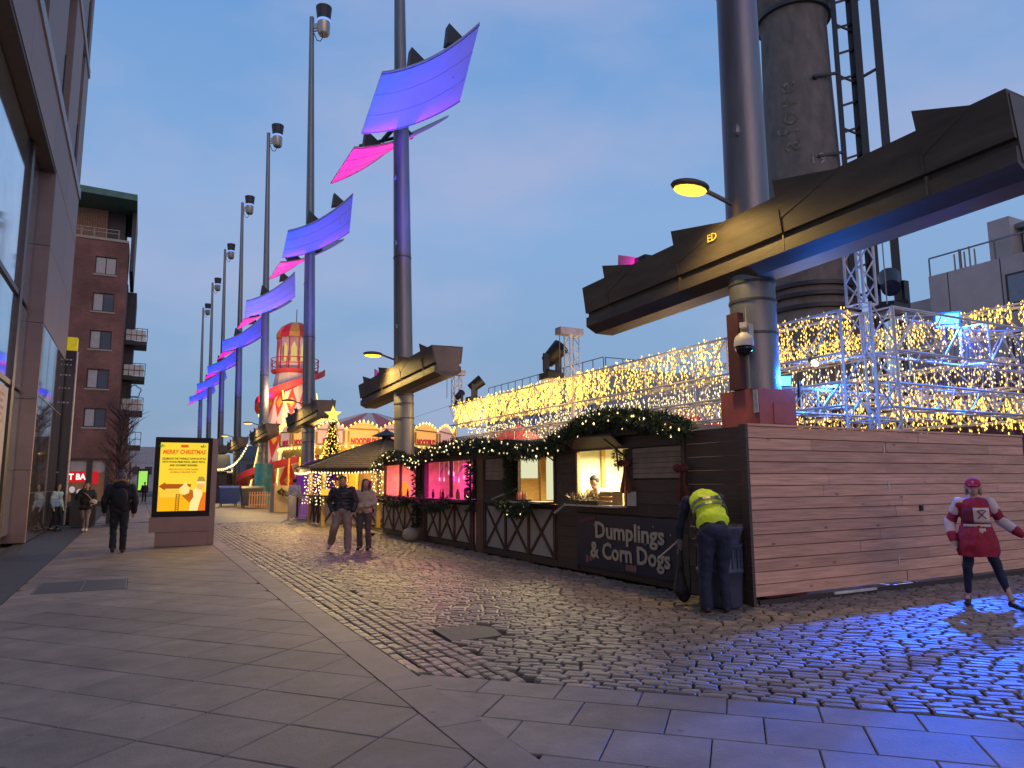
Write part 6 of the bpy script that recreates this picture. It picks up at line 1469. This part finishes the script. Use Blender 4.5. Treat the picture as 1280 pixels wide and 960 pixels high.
# 11 the worker in the hi-vis vest bending over
t, Wq, (sd, fd, up, HR), s = person('worker in yellow hi-vis vest and navy trousers bending over by the barrel bin', (6.32, 6.72, 0), rad(146), 1.74,
    {'head': (.1, -.66, 1.24), 'neck': (.07, -.48, 1.38), 'chest': (.04, -.28, 1.34), 'waist': (0, -.1, 1.17), 'pelvis': (0, .03, .99), 'sL': (.26, -.42, 1.35), 'sR': (-.16, -.42, 1.37),
     'eL': (.35, -.46, 1.06), 'wL': (.36, -.5, .82), 'eR': (-.12, -.62, 1.12), 'wR': (.04, -.75, .92), 'hL': (.1, .04, .94), 'hR': (-.1, .04, .94), 'kL': (.12, -.02, .5), 'kR': (-.1, -.06, .5), 'aL': (.13, .05, .09), 'aR': (-.12, -.02, .09), 'tL': (.15, -.1, .035), 'tR': (-.13, -.18, .035), 'face': (0, -.5, -1)},
    cl('navy_sweater', (.015, .02, .045)), 1.05, cl('navy_joggers', (.012, .018, .045)), 1.22, mat('trainer_dark', (.03, .015, .02), .6), fine=.0095)
M_hv = mat('hi_vis_yellow', (.62, .78, .02), .6, 0, .1, 8, .25, 26, emit=(.6, .8, .02), es=.05)
ax = (Wq['neck']-Wq['pelvis']).normalized(); lr = (Wq['sL']-Wq['sR']).normalized(); fr = lr.cross(ax).normalized(); lr = ax.cross(fr)*-1; lr.normalize(); TR = Matrix((lr, fr, ax)).transposed()
b = MB(); b.ell(Wq['chest'], (.205, .15, .2), 18, 12, TR); b.ell(Wq['waist'], (.19, .145, .19), 18, 12, TR); b.ell(Wq['waist'].lerp(Wq['pelvis'], .35), (.205, .16, .12), 18, 12, TR); b.ell(Wq['chest'].lerp(Wq['neck'], .4), (.19, .12, .14), 16, 10, TR); vest = folds(extra(t, 'hi_vis_vest', b, M_hv, .012, 3), .035)
b = MB(); M_ref = mat('reflective_tape', (.16, .17, .15), .35, .3, .1, 5)
for f in (.26, .62):
    c = Wq['waist'].lerp(Wq['chest'], f); r1_, r2_ = .212, .158; pts = []
    ring = [c+lr*math.cos(a)*r1_+fr*math.sin(a)*r2_ for a in [2*PI*k/30 for k in range(31)]]
    for k in range(30):
        o0, o1 = ax*.022, -ax*.022; b.add([ring[k]+o0, ring[k+1]+o0, ring[k+1]+o1, ring[k]+o1], [(0, 1, 2, 3)])
for q in (-1, 1):
    c0 = Wq['waist'].lerp(Wq['chest'], .66)+lr*q*.1; c1 = Wq['neck']+lr*q*.1-ax*.05
    back = (UP - ax*UP.dot(ax)).normalized()
    b.bar(c0+back*.155, c1+back*.115, .045, .012, tuple(back))
b.build('reflective_tape', M_ref, vest).modifiers.new('thickness', 'SOLIDIFY').thickness = .008
c = (Wq['waist']*.35+Wq['pelvis']*.65)+UP*.115; b = MB(); b.ell(c, (.11, .06, .03), 12, 6, Matrix.Rotation(rad(146), 3, 'Z')); b.build('bare_lower_back', M_skin, t, True)
b = MB(); g0 = Wq['wL']; b.cap(g0+Vector((0, 0, .02)), g0-Vector((0, 0, .07)), .045, .035); extra(t, 'grey_glove', b, cl('glove', (.16, .15, .15)), .012)
b = MB(); w = thing('bin_bag', 'dark rubbish bag held low by the bending worker', 'bag', (g0.x, g0.y, 0))
b.cap((g0.x+.03, g0.y+.05, .2), (g0.x, g0.y+.02, .5), .1, .035, 12); b.ell((g0.x+.08, g0.y+.05, .14), (.09, .08, .11), 12, 8); b.cap((g0.x, g0.y, .5), (g0.x, g0.y, .74), .045, .022); remesh(b.build('bag_body', mat('bag_black', (.015, .015, .02), .6, 0, .3, 12, .8, 16), w), .016, 1)
w = thing('litter_picker', 'pale litter picking stick slanting from the worker hand', 'tool', (g0.x, g0.y, .5)); MB().tube(g0+Vector((.02, -.03, .06)), g0+Vector((-.26, .12, -.2)), .009).build('shaft', M_cream, w)
# 12 woman in red and white jumper
t, Wq, (sd, fd, up, HR), s = person('woman in red cap and red and white jumper with red skirt striding past the hoarding', (9.6, 5.45, 0), rad(-50), 1.62,
    {'head': (0, -.03, 1.62), 'sL': (.18, 0, 1.4), 'sR': (-.18, 0, 1.4), 'eL': (.31, .06, 1.16), 'wL': (.52, -.0, .98), 'eR': (-.3, .1, 1.14), 'wR': (-.3, -.02, .9), 'waist': (0, 0, 1.08),
     'hL': (.1, 0, .9), 'hR': (-.1, 0, .9), 'kL': (.2, -.1, .5), 'kR': (-.14, .03, .5), 'aL': (.3, -.2, .1), 'tL': (.36, -.35, .045), 'aR': (-.15, .14, .1), 'tR': (-.19, -.02, .035), 'face': (-.2, -1, -.35)},
    cl('jumper_red', (.30, .012, .035)), 1.16, cl('navy_leggings', (.01, .014, .035)), .95, mat('trainer_black', (.012, .012, .015), .5), fine=.0095, bare=True, hair=False)
M_jw = cl('jumper_cream', (.62, .5, .45)); M_jd = cl('jumper_maroon', (.14, .01, .035)); Rj = Matrix.Rotation(rad(-50), 3, 'Z')
b = MB(); 
for k in range(16):       # flared skirt, pleated
    pass
R0 = [(.165, 1.1), (.208, 1.0), (.238, .9), (.246, .78), (.228, .67)]; v = []
for j, (r, z) in enumerate(R0):
    for i in range(40):
        a = 2*PI*i/40; rr = r*(1+.05*math.sin(a*7+.6)*j/4+.025*math.sin(a*3)*j/4); v.append(Vector((9.6, 5.45, 0))+Rj @ Vector((rr*math.cos(a)*s, rr*.82*math.sin(a)*s, z*s)))
fs = [(j*40+i, j*40+(i+1) % 40, (j+1)*40+(i+1) % 40, (j+1)*40+i) for j in range(4) for i in range(40)]
b.add(v, fs); o = b.build('skirt', cl('jumper_red', (.36, .015, .045)), t, True); o.modifiers.new('thickness', 'SOLIDIFY').thickness = .012; o.modifiers.new('fine', 'SUBSURF').render_levels = 2; folds(o, .05)
def onb(x, y, z): return Vector((9.6, 5.45, 0))+Rj @ (Vector((x, y, z))*s)
def patch(name, m, x0, x1, z0, z1, o=.0):      # panel wrapped on the front of the jumper
    b = MB(); n = 8; v = []
    for j in range(5):
        z = z0+(z1-z0)*j/4; rx, ry = .205, .153 if z > 1.1 else .15
        for i in range(n+1):
            x = x0+(x1-x0)*i/n; xx = max(-.98, min(.98, x/rx)); f = 1-abs(z-1.25)*.25; v.append(onb(x, -ry*f*math.sqrt(1-xx*xx)-.006-o, z))
    b.add(v, [(j*(n+1)+i, j*(n+1)+i+1, (j+1)*(n+1)+i+1, (j+1)*(n+1)+i) for j in range(4) for i in range(n)]); q = b.build(name, m, t, True); q.modifiers.new('thickness', 'SOLIDIFY').thickness = .012; return q
patch('cream_chest_panel', M_jw, -.05, .15, 1.14, 1.34); patch('maroon_chest_panel', M_jd, -.17, -.055, 1.12, 1.34)
patch('waist_stripe', M_jw, -.17, .16, 1.08, 1.115)
b = MB()
for x0, z0, x1, z1 in ((.0, 1.19, .1, 1.3), (.1, 1.19, .0, 1.3), (.01, 1.3, .09, 1.31)): b.tube(onb(x0, -.172, z0), onb(x1, -.172, z1), .006, .006, 5)
b.build('chest_motif', M_jd, t)
patch('cream_pouch', M_jw, .0, .08, .98, 1.06, .03)
for e in 'LR':
    for f0, f1, m in ((.02, .42, M_jw),):
        p0, p1 = Wq['s'+e].lerp(Wq['e'+e], f0), Wq['s'+e].lerp(Wq['e'+e], f1); b = MB(); b.cap(p0+UP*.008, p1, .082*s, .079*s, 12); extra(t, 'cream_shoulder', b, m, .012)
    p0, p1 = Wq['e'+e].lerp(Wq['w'+e], .0), Wq['e'+e].lerp(Wq['w'+e], .6); b = MB(); b.cap(p0, p1, .076*s, .065*s, 12); extra(t, 'cream_sleeve_band', b, M_jw, .012)
    b = MB(); b.cap(Wq['e'+e].lerp(Wq['w'+e], .72), Wq['w'+e], .07*s, .052*s); extra(t, 'cuff', b, cl('jumper_red', (.36, .015, .045)), .012)
b = MB(); b.ell(Wq['head']+up*.05, (.088, .105, .075), 16, 10, HR); b.ell(Wq['head']+up*.035+fd*.115, (.065, .06, .012), 14, 6, HR); extra(t, 'red_cap', b, cl('cap_red', (.4, .015, .05)), .01); b = MB(); b.ell(Wq['head']+up*.075+fd*.105, (.014, .006, .018), 8, 6, HR); b.build('cap_badge', M_jw, t)
b = MB()
for q in (-1, 1): b.cap(Wq['head']+sd*q*.072-fd*.02+up*.02, Wq['head']+sd*q*.08-up*.09-fd*.02, .026, .02)
b.ell(Wq['head']-fd*.05-up*.04, (.07, .05, .08), 10, 8, HR); extra(t, 'hair', b, mat('blonde_hair', (.35, .25, .18), .6, 0, .3, 30), .01)
MB().box(Wq['wR'].x-.04, Wq['wR'].x+.04, Wq['wR'].y-.05, Wq['wR'].y+.0, Wq['wR'].z-.1, Wq['wR'].z-.02).build('pale_phone', M_cream, t)
# small reddish mast-foot cover behind the hut and cones of light come from the lamps themselves
